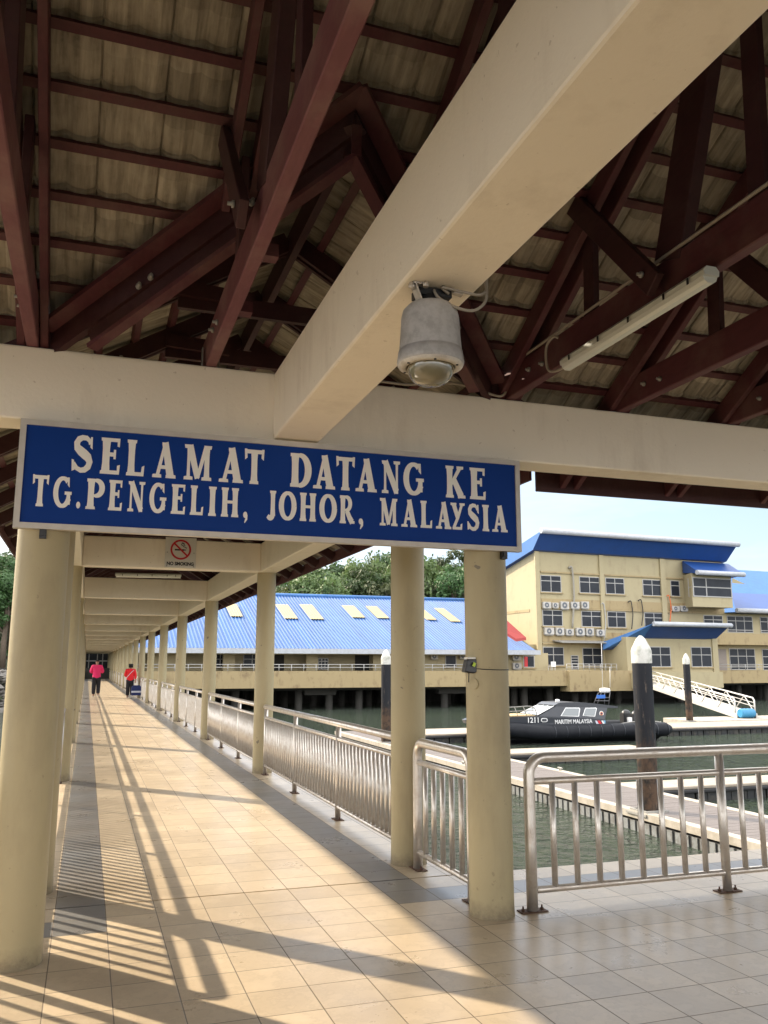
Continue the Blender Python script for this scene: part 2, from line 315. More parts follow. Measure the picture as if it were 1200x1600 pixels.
M['bark'] = plain('tree_bark', (.13,.10,.075), .9, 0, .3, 5, .3)
def leaf(name, a, b):
    m = N(name); o = m.n('ShaderNodeObjectInfo'); p = m.pos(); n = m.noise(p, .55, 4, .6); c = m.mix(n, a, b)
    hs = m.n('ShaderNodeHueSaturation'); m.t.links.new(c, hs.inputs['Color']); m.t.links.new(m.math('ADD', m.math('MULTIPLY', o.outputs['Random'], .7), .65), hs.inputs['Value'])
    m.t.links.new(m.math('ADD', m.math('MULTIPLY', o.outputs['Random'], .05), .475), hs.inputs['Hue'])
    m.base(hs.outputs[0]).rough(.55)
    tr = m.n('ShaderNodeBsdfTranslucent'); m.t.links.new(hs.outputs[0], tr.inputs[0]); mx_ = m.n('ShaderNodeMixShader'); mx_.inputs[0].default_value = .3
    out = m.t.nodes['Material Output']; m.t.links.new(m.b.outputs[0], mx_.inputs[1]); m.t.links.new(tr.outputs[0], mx_.inputs[2]); m.t.links.new(mx_.outputs[0], out.inputs[0]); return m.m
M['leaf1'] = leaf('dark_green_foliage', (.022,.055,.017), (.072,.120,.033))
M['leaf2'] = leaf('olive_green_foliage', (.055,.090,.028), (.125,.155,.055))
M['soil'] = plain('wooded_slope_soil', (.045,.055,.025), .95, 0, .4, .5)
M['rock'] = dirty('shore_rock', (.19,.175,.16), (.07,.065,.055), .6, .9, 1.2)
def cloth(name, c): return plain(name, c, .85, 0, .08, 30)
M['pink'] = cloth('magenta_shirt_cloth', (.66,.022,.12)); M['redcloth'] = cloth('red_blouse_cloth', (.62,.010,.018)); M['trouser'] = cloth('black_trouser_cloth', (.010,.010,.014))
M['skin'] = plain('skin', (.30,.15,.09), .5, 0, .05, 20); M['hair'] = plain('black_hair', (.008,.007,.007), .4, 0, .1, 40)
M['navy'] = cloth('navy_trolley_cloth', (.012,.022,.10)); M['coral'] = cloth('coral_cloth', (.62,.11,.07)); M['lightcloth'] = cloth('light_grey_cloth', (.5,.52,.6))
M['shoe'] = plain('pale_shoes', (.5,.48,.45), .6)

# ------------------------------------------------------------------ setting: floors, water, ground
b = MB(); b.box(-11, 13.5, -12.6, -.010, -.35, 0)
tag(b.build('floor', M['floor']), kind='structure')
b = MB(); b.box(-1.56, 1.56, .012, 103.2, -.35, 0)
tag(b.build('walkway', M['floor']), kind='structure')
b = MB(); b.box(-11, 13.5, -12.6, -.2, -.95, -.36); b.box(-1.3, -.9, .15, 103, -.95, -.36); b.box(.9, 1.3, .15, 103, -.95, -.36); b.box(-1.5, 1.5, -.19, .14, -.95, -.36)
tag(b.build('pier_deck_beams', M['concrete']), 'grey concrete beams carrying the tiled pier deck above the water', 'pier')
b = MB(); b.add([(-260,-60,-2.8),(320,-60,-2.8),(320,200,-2.8),(-260,200,-2.8)], [(0,1,2,3)])
tag(b.build('water', M['water']), kind='structure')
def gz(x, y):
    s0 = 99 + 4*sin(x*.05); 
    if x < -6: s0 = 99-min(1, (-6-x)/8)*48
    d = y-s0
    if d < 0: return -3.2 + d*.3
    h = min(d*.35, 4) + max(0, d-12)*.11 + 1.2*sin(x*.06+1)*sin(y*.05)
    return -3.2 + h
b = MB(); nx, ny = 90, 44; xs = [-320+i*8 for i in range(nx)]; ys = [45+j*5.5 for j in range(ny)]
b.add([(x, y, gz(x, y)) for y in ys for x in xs], [(j*nx+i, j*nx+i+1, (j+1)*nx+i+1, (j+1)*nx+i) for j in range(ny-1) for i in range(nx-1)], True)
tag(b.build('wooded_hill', M['soil']), kind='structure')
rr = random.Random(3); b = MB()
def rock(b, c, s, rr):
    q = []; c = V(c)
    for z, r in ((-.5, .6), (-.1, 1), (.35, .75)):
        for k in range(6): q.append(c+V((cos(k*pi/3+z)*r*s*rr.uniform(.7, 1.2), sin(k*pi/3+z)*r*s*rr.uniform(.7, 1.2), z*s*rr.uniform(.8, 1.2))))
    q.append(c+V((0, 0, .62*s)))
    b.add(q, [tuple(range(5,-1,-1))]+[(i*6+k, i*6+(k+1)%6, i*6+6+(k+1)%6, i*6+6+k) for i in range(2) for k in range(6)]+[(12+k, 12+(k+1)%6, 18) for k in range(6)])
for _ in range(1500):
    if rr.random() < .45: x = rr.uniform(-26, -5); y = 52+rr.uniform(-1, 18)+max(0, (x+14))*5.2
    else: x = rr.uniform(0, 90); y = 99+4*sin(x*.05)+rr.uniform(-2.5, 6)
    rock(b, (x, y, max(-3.0, gz(x, y))+.1), rr.uniform(.35, .95), rr)
tag(b.build('shore_rocks', M['rock']), 'grey riprap rocks banked along the shore behind the piers', 'rocks', kind='stuff')

# ------------------------------------------------------------------ columns
CX = 1.372; YC = [-1.0, .47]+[6.47+6.02*i for i in range(17)]
def make_column(h, name, label, loc, flaws):
    t = thing(name, label, 'column', loc, 'round cream columns along the walkway')
    b = MB(); x, y, z = loc; n = 40; prof = [(.143, 0), (.141, .02), (.139, .10), (.138, h)]
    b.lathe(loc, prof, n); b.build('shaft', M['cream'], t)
    return t
c0 = None
for side, sn in ((1, 'right'), (-1, 'left')):
    for i, y in enumerate(YC):
        if i == 0: lab = 'thick round cream column at the front %s end of the welcome sign' % sn
        elif i == 1: lab = 'round cream column just behind the front %s column under the walkway roof' % sn
        else: lab = 'round cream column, %s from the front along the %s side of the walkway' % (ORD[i], sn)
        if c0 is None: c0 = make_column(2.878, 'column', lab, (CX*side, y, 0), 0)
        else: dup(c0, (CX*side, y, 0), 0, lab)
# ------------------------------------------------------------------ concrete beams
ZB, ZT = 2.88, 3.31
def bev(o, w_=.012, seg=2):
    md = o.modifiers.new('bevel', 'BEVEL'); md.width = w_; md.segments = seg; md.limit_method = 'ANGLE'; return o
def beam_obj(x0, x1, y0, y1, z0, z1, name, label):
    b = MB(); L = max(x1-x0, y1-y0); n = max(1, int(L/.22)) if L < 40 else 1
    rb = random.Random(int(abs(x0*10+y0*7))); 
    b.box(x0, x1, y0, y1, z0, z1)
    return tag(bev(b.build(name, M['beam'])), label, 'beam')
beam_obj(-11, 13.5, -1.12, -.87, ZB, ZT, 'front_beam', 'long cream concrete beam across the view directly above the blue welcome sign')
beam_obj(-.103, .182, -11.6, -1.122, ZB+.003, ZT-.002, 'hall_beam', 'wide cream concrete beam overhead running toward the viewer and carrying the dome camera')
for side, sn in ((1, 'right'), (-1, 'left')):
    xa, xb = sorted((side*1.245, side*1.50))
    beam_obj(xa, xb, -.868, 103, ZB-.002, ZT-.004, 'side_beam', 'long cream concrete beam resting on the %s row of walkway columns' % sn)
for i, y in enumerate(YC[1:]):
    beam_obj(-1.243, 1.243, y-.17, y+.08, ZB+.002, ZT-.008, 'cross_beam', ('cream concrete cross beam over the walkway carrying the no smoking sign' if i == 1 else 'cream concrete cross beam, %s in line over the walkway behind the welcome sign' % ORD[i]))['group'] = 'cross beams over the walkway'

# ------------------------------------------------------------------ roofs
SL = .6; Z0 = 3.515
def zroof(y): return Z0-SL*(y+1.1)          # hall slope facing the walkway
RY = -6.3                                    # hall ridge
HX0, HX1, HEY = -11.5, 14, -.36
VT = 1.372+1.1                               # valley: y = |x| - VT
CEX = 2.10
G = .24
def wave(a):
    u = (a/.15) % 1.0
    return .010*cos(2*pi*u)+.004*cos(4*pi*u)
def agrid(a0, a1, n=12):
    out = []; t = floor(a0/.3)
    while t*.3 < a1:
        for k in [0, .003, .010]+[.010+(.29)*j/n for j in range(1, n)]+[.2975]: out.append((t*.3+k, t, k))
        t += 1
    return [x for x in out if a0 <= x[0] <= a1]
def sheet(b, P, a0, a1, ncourse, smin, thick=.020):
    ag = agrid(a0, a1)
    def hz(a, t, k, c, base):
        rg = random.Random(t*131+c*17).uniform(-.004, .004)
        h = base+wave(a)+rg
        if k < .009: h += .020
        return h
    for c in range(ncourse):
        s0, s1 = c*G, (c+1)*G; q = []; keep = []
        for (a, t, k) in ag:
            m0 = smin(a); e0, e1 = max(s0, m0), max(s1, m0)
            h0 = thick if s1 <= m0 else thick*(1-(e0-s0)/(s1-s0)); 
            q += [P(a, e0, hz(a, t, k, c, h0)), P(a, e1, hz(a, t, k, c, 0)), P(a, e1, hz(a, t, k, c+1, thick))]
            keep.append(e1-e0 > 1e-5)
        fs = []; sm = []
        for i in range(len(ag)-1):
            if keep[i] or keep[i+1]:
                fs.append((3*i, 3*i+3, 3*i+4, 3*i+1)); fs.append((3*i+1, 3*i+4, 3*i+5, 3*i+2))
        b.add(q, fs)
hall = thing('hall_roof', 'tiled pitched roof over the hall on maroon battens, seen from below', 'roof', (0, -1.1, 3.5))
b = MB(); sheet(b, lambda a, s, h: (a, HEY-s, zroof(HEY-s)+h), -9, 12, 25, lambda a: max(0, HEY+VT-abs(a)) if abs(a) < CEX else 0)
b.build('roof_tiles', M['tile_h'], hall, recalc=False)
b = MB(); zr = zroof(RY); b.box(HX0, -9, 0, 0, 0, 0) if 0 else None
b.add([(HX0, RY, zr+.05), (HX1, RY, zr+.05), (HX1, 2*RY-HEY, zroof(HEY)+.05), (HX0, 2*RY-HEY, zroof(HEY)+.05)], [(0,1,2,3)])
b.add([(HX0, HEY, zroof(HEY)+.03), (-9, HEY, zroof(HEY)+.03), (-9, RY, zr+.03), (HX0, RY, zr+.03)], [(0,1,2,3)]); b.add([(12, HEY, zroof(HEY)+.03), (HX1, HEY, zroof(HEY)+.03), (HX1, RY, zr+.03), (12, RY, zr+.03)], [(0,1,2,3)])
b.build('rear_roof_slope', M['tile_h'], hall)
for c in range(25):                                                # battens under every course
    y = HEY-(c+1)*G+.022; z = zroof(y)-.020; xv = y+VT
    spans = [(HX0, HX1)] if xv <= 0 else [(HX0, -min(xv, 9)), (min(xv, 9), HX1)]
    for x0, x1 in spans:
        b = MB(); b.bar((x0, y, z), (x1, y, z), .048, .034, up=(0, SL, 1)); b.build('batten', M['wood'], hall)
b = MB(); b.bar((CEX+.03, HEY-.012, zroof(HEY)-.105), (HX1, HEY-.012, zroof(HEY)-.105), .025, .22); b.build('fascia_board', M['wood_dark'], hall)
b = MB(); b.bar((-CEX-.03, HEY-.012, zroof(HEY)-.105), (HX0, HEY-.012, zroof(HEY)-.105), .025, .22); b.build('fascia_board', M['wood_dark'], hall)
apex = V((0, -VT, zroof(-VT)))
for sgn in (-1, 1):                                                # valley boards under the meeting of both roofs
    ft = V((sgn*1.44, 1.44-VT, zroof(1.44-VT)))
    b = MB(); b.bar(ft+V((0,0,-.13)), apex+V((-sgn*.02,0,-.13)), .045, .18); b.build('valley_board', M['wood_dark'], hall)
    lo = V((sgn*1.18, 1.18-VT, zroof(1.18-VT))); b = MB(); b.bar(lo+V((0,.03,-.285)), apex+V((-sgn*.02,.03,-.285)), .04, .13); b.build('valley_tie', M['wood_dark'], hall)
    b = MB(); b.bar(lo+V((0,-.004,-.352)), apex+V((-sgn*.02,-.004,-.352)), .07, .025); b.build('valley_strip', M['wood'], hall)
    b = MB(); b.bar(ft+V((0,-.11,-.055)), apex+V((-sgn*.02,-.11,-.055)), .10, .028); b.build('valley_batten', M['wood'], hall)
# bolts / brackets on the valley boards
for sgn in (-1, 1):
    for k in (.30, .34, .62, .66):
        b = MB(); p = apex.lerp(V((sgn*1.44, 1.44-VT, zroof(1.44-VT))), k)+V((-sgn*.0, -.02, -.20)); b.tube([p, p+V((0,-.018,0)), p+V((0,-.0185,0)), p+V((0,-.05,0))], [.018,.018,.010,.010], 8); b.build('bolt', M['galv'], hall)
b = MB(); b.bar(apex+V((0,-.03,-.36)), apex+V((0,-.03,-.20)), .05, .012, up=(0,1,0))
b.build('ridge_plate', M['wood'], hall)
ZL = 3.32
def zraf(y): return ZL-SL*(y+1.1)
cs = cos(math.atan(SL))
def mirror_y(y): return 2*RY-y
def hall_truss(x, label, has_valley):
    t = thing('roof_truss', label, 'roof truss', (x, -1.1, 3.31), 'maroon timber roof trusses of the hall')
    b = MB(); b.box(x-.033, x+.033, -11.5, -.90, 3.312, 3.512); bev(b.build('bottom_chord', M['wood_lit_worn'] if -1.6 < x < 0 else M['wood'], t), .006, 1)
    ys = HEY+.02 if abs(x) > CEX else (abs(x)-VT if abs(x) < 1.6 else HEY+.02)
    for off in (-.062, .062):
        b = MB()
        def yz(y0, y1, xo, w_):
            b.add([(xo-w_/2, y0, zraf(y0)), (xo+w_/2, y0, zraf(y0)), (xo+w_/2, y0, zraf(y0)+.158), (xo-w_/2, y0, zraf(y0)+.158),
                   (xo-w_/2, y1, zraf(y1)), (xo+w_/2, y1, zraf(y1)), (xo+w_/2, y1, zraf(y1)+.158), (xo-w_/2, y1, zraf(y1)+.158)], [(0,3,2,1),(4,5,6,7),(0,1,5,4),(1,2,6,5),(2,3,7,6),(3,0,4,7)])
        yz(ys, RY, x+off, .045); bev(b.build('rafter', M['wood'], t), .004, 1)
    b = MB(); b.bar((x, -11.6, zraf(-1.0)+.05), (x, RY, zraf(RY)+.05), .06, .12); b.build('rear_rafter', M['wood'], t)
    def webp(p0, p1, xo, w_, th=.042):
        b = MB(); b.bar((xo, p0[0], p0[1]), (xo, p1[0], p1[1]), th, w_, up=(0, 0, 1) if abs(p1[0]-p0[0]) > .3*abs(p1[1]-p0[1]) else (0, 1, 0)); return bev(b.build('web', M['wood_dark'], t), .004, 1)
    webp((-2.07, 4.28), (-2.86, 3.36), x-.109, .125)
    webp((-2.13, 3.49), (-2.16, 4.05), x, .105)
    webp((-2.86, 3.50), (-3.30, 4.72), x-.004, .20, .07)
    webp((-3.45, 3.49), (-3.50, 4.8), x, .10)
    webp((-3.55, 5.0), (-4.9, 3.45), x-.109, .12); webp((-4.9, 3.49), (-4.95, 5.6), x, .10); webp((RY, 3.49), (RY, 6.6), x, .15)
    webp((-5.1, 5.75), (RY, 3.6), x-.109, .12)
    for y, z, xo in ((-2.14, 4.20, -.133), (-2.79, 3.44, -.133), (-1.45, 3.41, -.035), (-1.62, 3.39, -.035), (-3.62, 4.9, -.133)): b = MB(); b.tube([(x+xo, y, z), (x+xo-.012, y, z), (x+xo-.0125, y, z), (x+xo-.03, y, z)], [.017, .017, .009, .009], 8); b.build('bolt', M['galv'], t)
    if has_valley:
        for y in (-2.60, -1.95): b = MB(); b.box(x+.034, x+.10, y, y+.07, 3.33, 3.39); b.build('packing_block', M['wood'], t)
    for xo in (-.05, .05): b = MB(); b.bar((x+xo, -1.06, 3.312), (x+xo, -1.06, 3.44), .006, .04, up=(0,1,0)); b.build('fixing_plate', M['galv'], t)
    return t
TX = [(-3.45, 'dark maroon roof truss second to the left of the walkway opening'), (-2.47, 'maroon roof truss beyond the far left edge of the walkway opening'), (-1.50, 'maroon roof truss landing above the left end of the welcome sign'),
      (-.49, 'lighter maroon roof truss crossing the dark timber gable left of the overhead beam'), (.52, 'maroon roof truss mostly hidden behind the overhead concrete beam'),
      (1.54, 'maroon roof truss holding the fluorescent batten lamp'), (2.42, 'maroon roof truss next to the right of the one with the lamp'), (3.40, 'maroon roof truss at the right edge of the view'),
      (4.38, 'maroon roof truss outermost on the right above the front beam'), (5.36, 'maroon roof truss beyond the right edge of the front beam')]
for i, (x, lab) in enumerate(TX): hall_truss(x, lab, -1 < x < 0)

# walkway roof
def zc(ax): return Z0+SL*(1.372-ax)
wr = thing('walkway_roof', 'long tiled gable roof on maroon timbers covering the walkway', 'roof', (0, 0, 3.3))
for sgn in (-1, 1):
    b = MB(); sheet(b, lambda a, s, h: (sgn*(CEX-s), a, zc(CEX-s)+h), -2.5, 14, 9, lambda a: max(0, min(CEX, CEX-(a+VT))))
    b.build('roof_tiles', M['tile_c'], wr, recalc=False)
    b = MB(); b.add([(sgn*CEX, 14, zc(CEX)+.03), (sgn*CEX, 103, zc(CEX)+.03), (0, 103, zc(0)+.03), (0, 14, zc(0)+.03)], [(0,1,2,3)]); b.build('roof_tiles', M['tile_c'], wr)
    for c in range(8):
        ax = CEX-(c+1)*G+.012; y0 = ax-VT
        b = MB(); b.bar((sgn*ax, y0+.05, zc(ax)-.020), (sgn*ax, 103, zc(ax)-.020), .048, .034, up=(sgn*SL, 0, 1)); b.build('batten', M['wood'], wr)
    b = MB(); b.bar((sgn*(CEX-.01), HEY, zc(CEX)-.06), (sgn*(CEX-.01), 103, zc(CEX)-.06), .022, .15); b.build('fascia_board', M['wood'], wr)
b = MB(); b.bar((0, -VT+.06, zc(0)-.15), (0, 103, zc(0)-.15), .045, .18); b.build('ridge_board', M['wood_dark'], wr)
def ctruss_mesh():
    b = MB()
    for sgn in (-1, 1):
        for o in (-.03, .03):
            p0, p1 = V((sgn*(CEX-.04), o, zc(CEX-.04)-.10)), V((sgn*.025, o, zc(.025)-.10)); b.bar(p0, p1, .03, .12, up=(0,0,1))
        b.bar((sgn*.70, -.045, zc(.70)-.12), (sgn*.25, -.045, 3.78), .035, .09, up=(sgn,0,0.3))
    b.bar((-.70, .0, 3.74), (.70, .0, 3.74), .04, .11)
    return b
ct = ctruss_mesh().build('roof_truss', M['wood_dark'], wr); ct.location.y = -1.05
ct.location = (0, -1.05, 0)
for v in ct.data.vertices: pass
yy = -.15; n = 1
while yy < 102 and n < 99:
    c = ct.copy(); sc.collection.objects.link(c); c.location = (0, yy, 0); n += 1; yy += .9 if n < 40 else 1.8
for sgn in (-1, 1):
    for yb in (-1.05, -.15, .75, 1.65):
        for ax in (1.0, .35):
            b = MB(); b.cyl((sgn*ax, yb-.05, zc(ax)-.12), (sgn*ax, yb-.09, zc(ax)-.12), .015, 8); b.build('bolt', M['galv'], wr)

# ------------------------------------------------------------------ railings
def railing(name, label, P, t0, t1, posts, spacing, elbows, loc, group=None, rail_r=.034, split=True, nodetail=False):
    t = thing(name, label, 'railing', loc, group); H = .935
    path = []; er = .11; sg = 1 if t1 > t0 else -1
    def arc(tc, a0, a1): return [P(tc+er*cos(a0+(a1-a0)*k/7)*1.0, H-er+er*sin(a0+(a1-a0)*k/7)) for k in range(8)]
    if elbows[0]: path += [P(t0, .0)]+[P(t0, .4)]+arc(t0+er, pi, pi/2)
    else: path += [P(t0, H)]
    if elbows[1]: path += arc(t1-er, pi/2, 0)+[P(t1, .4), P(t1, .0)]
    else: path += [P(t1, H)]
    b = MB(); b.tube(path, rail_r, 8 if nodetail else 16)
    if not elbows[0]: b.lathe(P(t0, H), [(0, -.045), (.03, -.04), (.045, 0), (.03, .04), (0, .045)], 10)
    b.build('handrail', M['steel'], t)
    for nm, z in (('middle_rail', .785), ('lower_rail', .125)):
        b = MB(); b.tube([P(t0, z), P(t1, z)], .0215, 6 if nodetail else 12); b.build(nm, M['steel'], t)
    pm = []
    allp = list(posts)+([t0] if elbows[0] else [])+([t1] if elbows[1] else [])
    for p in posts:
        b = MB(); b.tube([P(p, 0), P(p, H-.02)], .029 if not elbows[0] else .031, 8 if nodetail else 14); o = b.build('post', M['steel'], t); pm.append((p, o))
    if elbows[0]: pm.append((t0, t))
    if elbows[1]: pm.append((t1, t))
    for p, par in pm:
        c = V(P(p, 0)); d = (V(P(p+.1, 0))-c).normalized(); sd = V((-d.y, d.x, 0))
        b = MB(); b.bar(c-d*.09+V((0,0,.005)), c+d*.09+V((0,0,.005)), .085, .006)
        for s_ in (-1, 1): 
            q = c+d*.066*s_; b.cyl(q+V((0,0,.008)), q+V((0,0,.020)), .012, 6); b.cyl(q+V((0,0,.020)), q+V((0,0,.036)), .006, 6)
        b.build('base_plate', M['rustplate'], par)
    bt = []; k = 0; pl = sorted(allp+[t0, t1]); pl = [x for i, x in enumerate(pl) if i == 0 or x-pl[i-1] > .02]
    for a, c in zip(pl, pl[1:]):
        m_ = max(1, round((c-a)/spacing))
        if c-a < spacing*.8: continue
        bt += [a+(c-a)*(j+1)/m_ for j in range(m_-1)]
    if split:
        first = None
        for q in bt:
            b0 = P(bt[0], 0)
            if first is None:
                b = MB(); b.tube([P(q, .13), P(q, .78)], .0195, 8 if nodetail else 12); first = b.build('baluster', M['steel'], t)
            else:
                c = first.copy(); sc.collection.objects.link(c); dlt = V(P(q, 0))-V(b0); c.location = first.location+dlt
    else:
        b = MB()
        for q in bt: b.tube([P(q, .13), P(q, .78)], .0165, 6, cap=False)
        b.build('balusters', M['steel'], t)
    return t
railing('railing', 'rusty steel railing with rounded corner on the right side in front of the water', lambda t, z: V((t, -1.035, z)), 1.637, 6.15, [3.137, 4.637], .1667, (True, True), (1.637, -1.035, 0), rail_r=.036)
railing('railing', 'steel railing out of frame on the left casting striped shadows on the floor', lambda t, z: V((-t, -1.035, z)), 1.637, 6.15, [3.137, 4.637], .1667, (True, True), (-1.637, -1.035, 0), rail_r=.036)
railing('railing', 'short steel railing between the two front right columns', lambda t, z: V((1.365, t, z)), -.74, .25, [], .165, (True, True), (1.365, -.74, 0), 'short railings between front columns', rail_r=.036)
railing('railing', 'short steel railing between the two front left columns', lambda t, z: V((-1.365, t, z)), -.74, .25, [], .165, (True, True), (-1.365, -.74, 0), 'short railings between front columns', rail_r=.036)
for side, sn in ((1, 'right'), (-1, 'left')):
    src = None; srcy = 0
    for i in range(1, len(YC)-1):
        y = YC[i]; lab = 'steel walkway railing between the %s and %s columns on the %s side' % (ORD[i], ORD[i+1], sn)
        near = i <= 2
        if near or src is None:
            Lb = 5.68; ya = y+.13 if i < 2 else y+.16
            o = railing('railing', lab, lambda t, z: V((side*1.365, ya+t, z)), 0, Lb, [.03, 1.87, 3.78, Lb-.06], .117, (False, False), (side*1.365, ya, 0), 'walkway railings', split=near, nodetail=not near)
            if not near: src = o; srcy = y
        else: dup(src, (side*1.365, y+.16, 0), None, lab)

# ------------------------------------------------------------------ welcome sign
SY = -1.165
SX0, SX1, SZ0, SZ1 = -1.524, 1.556, 2.255, 2.868
sign = thing('welcome_sign', 'long blue sign reading SELAMAT DATANG KE TG.PENGELIH, JOHOR, MALAYSIA in a pale metal frame', 'sign', (0, SY, SZ0))
b = MB(); b.box(SX0+.02, SX1-.02, SY-.006, SY+.03, SZ0+.02, SZ1-.02); b.build('board', M['sign_blue'], sign)
b = MB(); fw = .032
b.box(SX0, SX1, SY-.016, SY+.034, SZ0, SZ0+fw); b.box(SX0, SX1, SY-.016, SY+.034, SZ1-fw, SZ1); b.box(SX0, SX0+fw, SY-.0158, SY+.0338, SZ0+fw, SZ1-fw); b.box(SX1-fw, SX1, SY-.0158, SY+.0338, SZ0+fw, SZ1-fw)
b.build('frame', M['alu'], sign)
for x in (-1.37, 1.44):
    b = MB(); b.box(x-.018, x+.018, SY+.001, SY+.06, SZ0-.05, SZ0-.001); b.box(x-.012, x+.012, SY-.012, SY+.0005, SZ0-.035, SZ0-.006); b.build('bracket', M['black_plastic'], sign)
class Glyph:   # slab letters, drawn in a box 1 high and wd wide
    def __init__(s): s.p = []
    def poly(s, *pts): s.p.append(list(pts)); return s
    def rect(s, x0, x1, y0, y1): return s.poly((x0,y0),(x1,y0),(x1,y1),(x0,y1))
    def stroke(s, pts, ws):
        n = len(pts); L = []; Rr = []
        for i, (x, y) in enumerate(pts):
            a = pts[max(0, i-1)]; c = pts[min(n-1, i+1)]; dx, dy = c[0]-a[0], c[1]-a[1]; l = math.hypot(dx, dy) or 1; dx /= l; dy /= l
            w_ = (ws[i] if isinstance(ws, list) else ws)*1.22; L.append((x-dy*w_/2, y+dx*w_/2)); Rr.append((x+dy*w_/2, y-dx*w_/2))
        for i in range(n-1): s.p.append([L[i], Rr[i], Rr[i+1], L[i+1]])
        s.p[-1] = s.p[-1]; return s
    def serif(s, xc, y, hw=.19, up=True, h=.085):   # flared slab foot
        k = 1 if up else -1
        return s.poly((xc-hw, y), (xc+hw, y), (xc+hw*.95, y+k*h), (xc+hw*.60, y+k*h*1.15), (xc-hw*.60, y+k*h*1.15), (xc-hw*.95, y+k*h))
def ell(cx, cy, rx, ry, a0, a1, n=20): return [(cx+rx*cos(R(a0+(a1-a0)*k/n)), cy+ry*sin(R(a0+(a1-a0)*k/n))) for k in range(n+1)]
def ew(a0, a1, thick, thin, n=20): return [thin+(thick-thin)*abs(cos(R(a0+(a1-a0)*k/n)))**1.2 for k in range(n+1)]
def glyph(ch):
    g = Glyph(); S = .27
    def stem(x, y0=0, y1=1, w_=S): g.poly((x-w_*.56, y0), (x+w_*.56, y0), (x+w_*.46, y0+(y1-y0)*.3), (x+w_*.46, y0+(y1-y0)*.7), (x+w_*.56, y1), (x-w_*.56, y1), (x-w_*.46, y0+(y1-y0)*.7), (x-w_*.46, y0+(y1-y0)*.3))
    if ch == 'E':
        stem(.2); g.serif(.2, 0); g.serif(.2, 1, up=False); g.rect(.2, .62, .0, .105); g.rect(.2, .60, .9, 1); g.rect(.2, .50, .49, .60)
        g.poly((.60,0),(.68,0),(.70,.27),(.60,.24)); g.poly((.58,1),(.67,1),(.66,.76),(.58,.78)); g.poly((.46,.42),(.54,.42),(.54,.68),(.46,.68)); return g, .70
    if ch == 'L':
        stem(.2); g.serif(.2, 0); g.serif(.2, 1, up=False); g.rect(.2, .62, 0, .105); g.poly((.58,0),(.70,0),(.72,.30),(.62,.26)); return g, .72
    if ch == 'A':
        g.stroke([(.46, 1.0), (.70, .06)], [.20, .23]); g.stroke([(.46, .97), (.20, .06)], [.09, .11]); g.rect(.27, .66, .25, .35); g.serif(.18, 0, .18); g.serif(.72, 0, .20); g.poly((.34,1),(.56,1),(.52,.86),(.40,.86)); return g, .92
    if ch == 'M':
        stem(.17, w_=.12); stem(.86, w_=.20); g.stroke([(.20, .98), (.52, .05)], [.20, .16]); g.stroke([(.82, .98), (.52, .05)], [.12, .10]); g.serif(.17, 0, .17); g.serif(.86, 0, .19); g.poly((0,1),(.30,1),(.28,.88),(.02,.90)); g.poly((.74,1),(1.04,1),(1.02,.90),(.76,.88)); return g, 1.05
    if ch == 'T':
        stem(.42); g.serif(.42, 0); g.rect(.05, .79, .885, 1); g.poly((.0,1.02),(.10,1.02),(.12,.76),(.02,.70)); g.poly((.74,1.02),(.84,1.02),(.82,.70),(.72,.76)); return g, .84
    if ch == 'D':
        stem(.2); g.rect(.02, .40, 0, .10); g.rect(.02, .40, .9, 1); g.stroke(ell(.36, .5, .34, .45, 90, -90), ew(90, -90, .21, .10)); return g, .81
    if ch == 'N':
        stem(.17, w_=.12); stem(.78, w_=.12); g.stroke([(.18, .97), (.77, .05)], .21); g.serif(.17, 0, .17); g.serif(.78, 1, .17, up=False); g.poly((0,1),(.28,1),(.28,.89),(.02,.90)); return g, .96
    if ch == 'G':
        g.stroke(ell(.44, .5, .34, .45, 52, 335, 26), ew(52, 335, .20, .10, 26)); g.rect(.64, .82, .10, .50); g.rect(.54, .88, .42, .52); g.poly((.64,.98),(.74,.98),(.76,.66),(.66,.74)); return g, .88
    if ch == 'K':
        stem(.2); g.serif(.2, 0); g.serif(.2, 1, up=False); g.stroke([(.27, .42), (.68, .95)], [.10, .12]); g.stroke([(.38, .60), (.74, .05)], [.17, .22]); g.serif(.76, 0, .18); g.serif(.69, 1, .16, up=False); return g, .93
    if ch == 'P':
        stem(.2); g.serif(.2, 0, .20); g.rect(.02, .40, .9, 1); g.rect(.2, .40, .40, .49); g.stroke(ell(.38, .695, .27, .255, 90, -90), ew(90, -90, .19, .095)); return g, .74
    if ch == 'R':
        stem(.2); g.serif(.2, 0, .19); g.rect(.02, .40, .9, 1); g.rect(.2, .44, .43, .52); g.stroke(ell(.38, .71, .25, .24, 90, -90), ew(90, -90, .18, .09)); g.stroke([(.42, .46), (.60, .20), (.74, .05)], [.17, .19, .20]); g.serif(.76, 0, .13); return g, .89
    if ch == 'I':
        stem(.2); g.serif(.2, 0); g.serif(.2, 1, up=False); return g, .40
    if ch == 'H':
        stem(.2); stem(.72); g.serif(.2, 0, .18); g.serif(.2, 1, .18, up=False); g.serif(.72, 0, .18); g.serif(.72, 1, .18, up=False); g.rect(.22, .70, .46, .56); return g, .92
    if ch == 'J':
        stem(.36, .12, 1); g.serif(.36, 1, up=False); g.stroke(ell(.20, .18, .17, .13, 0, -150, 12), [.20-.006*k for k in range(13)]); return g, .56
    if ch == 'O':
        g.stroke(ell(.42, .5, .33, .45, 0, 360, 32), ew(0, 360, .21, .10, 32)); return g, .86
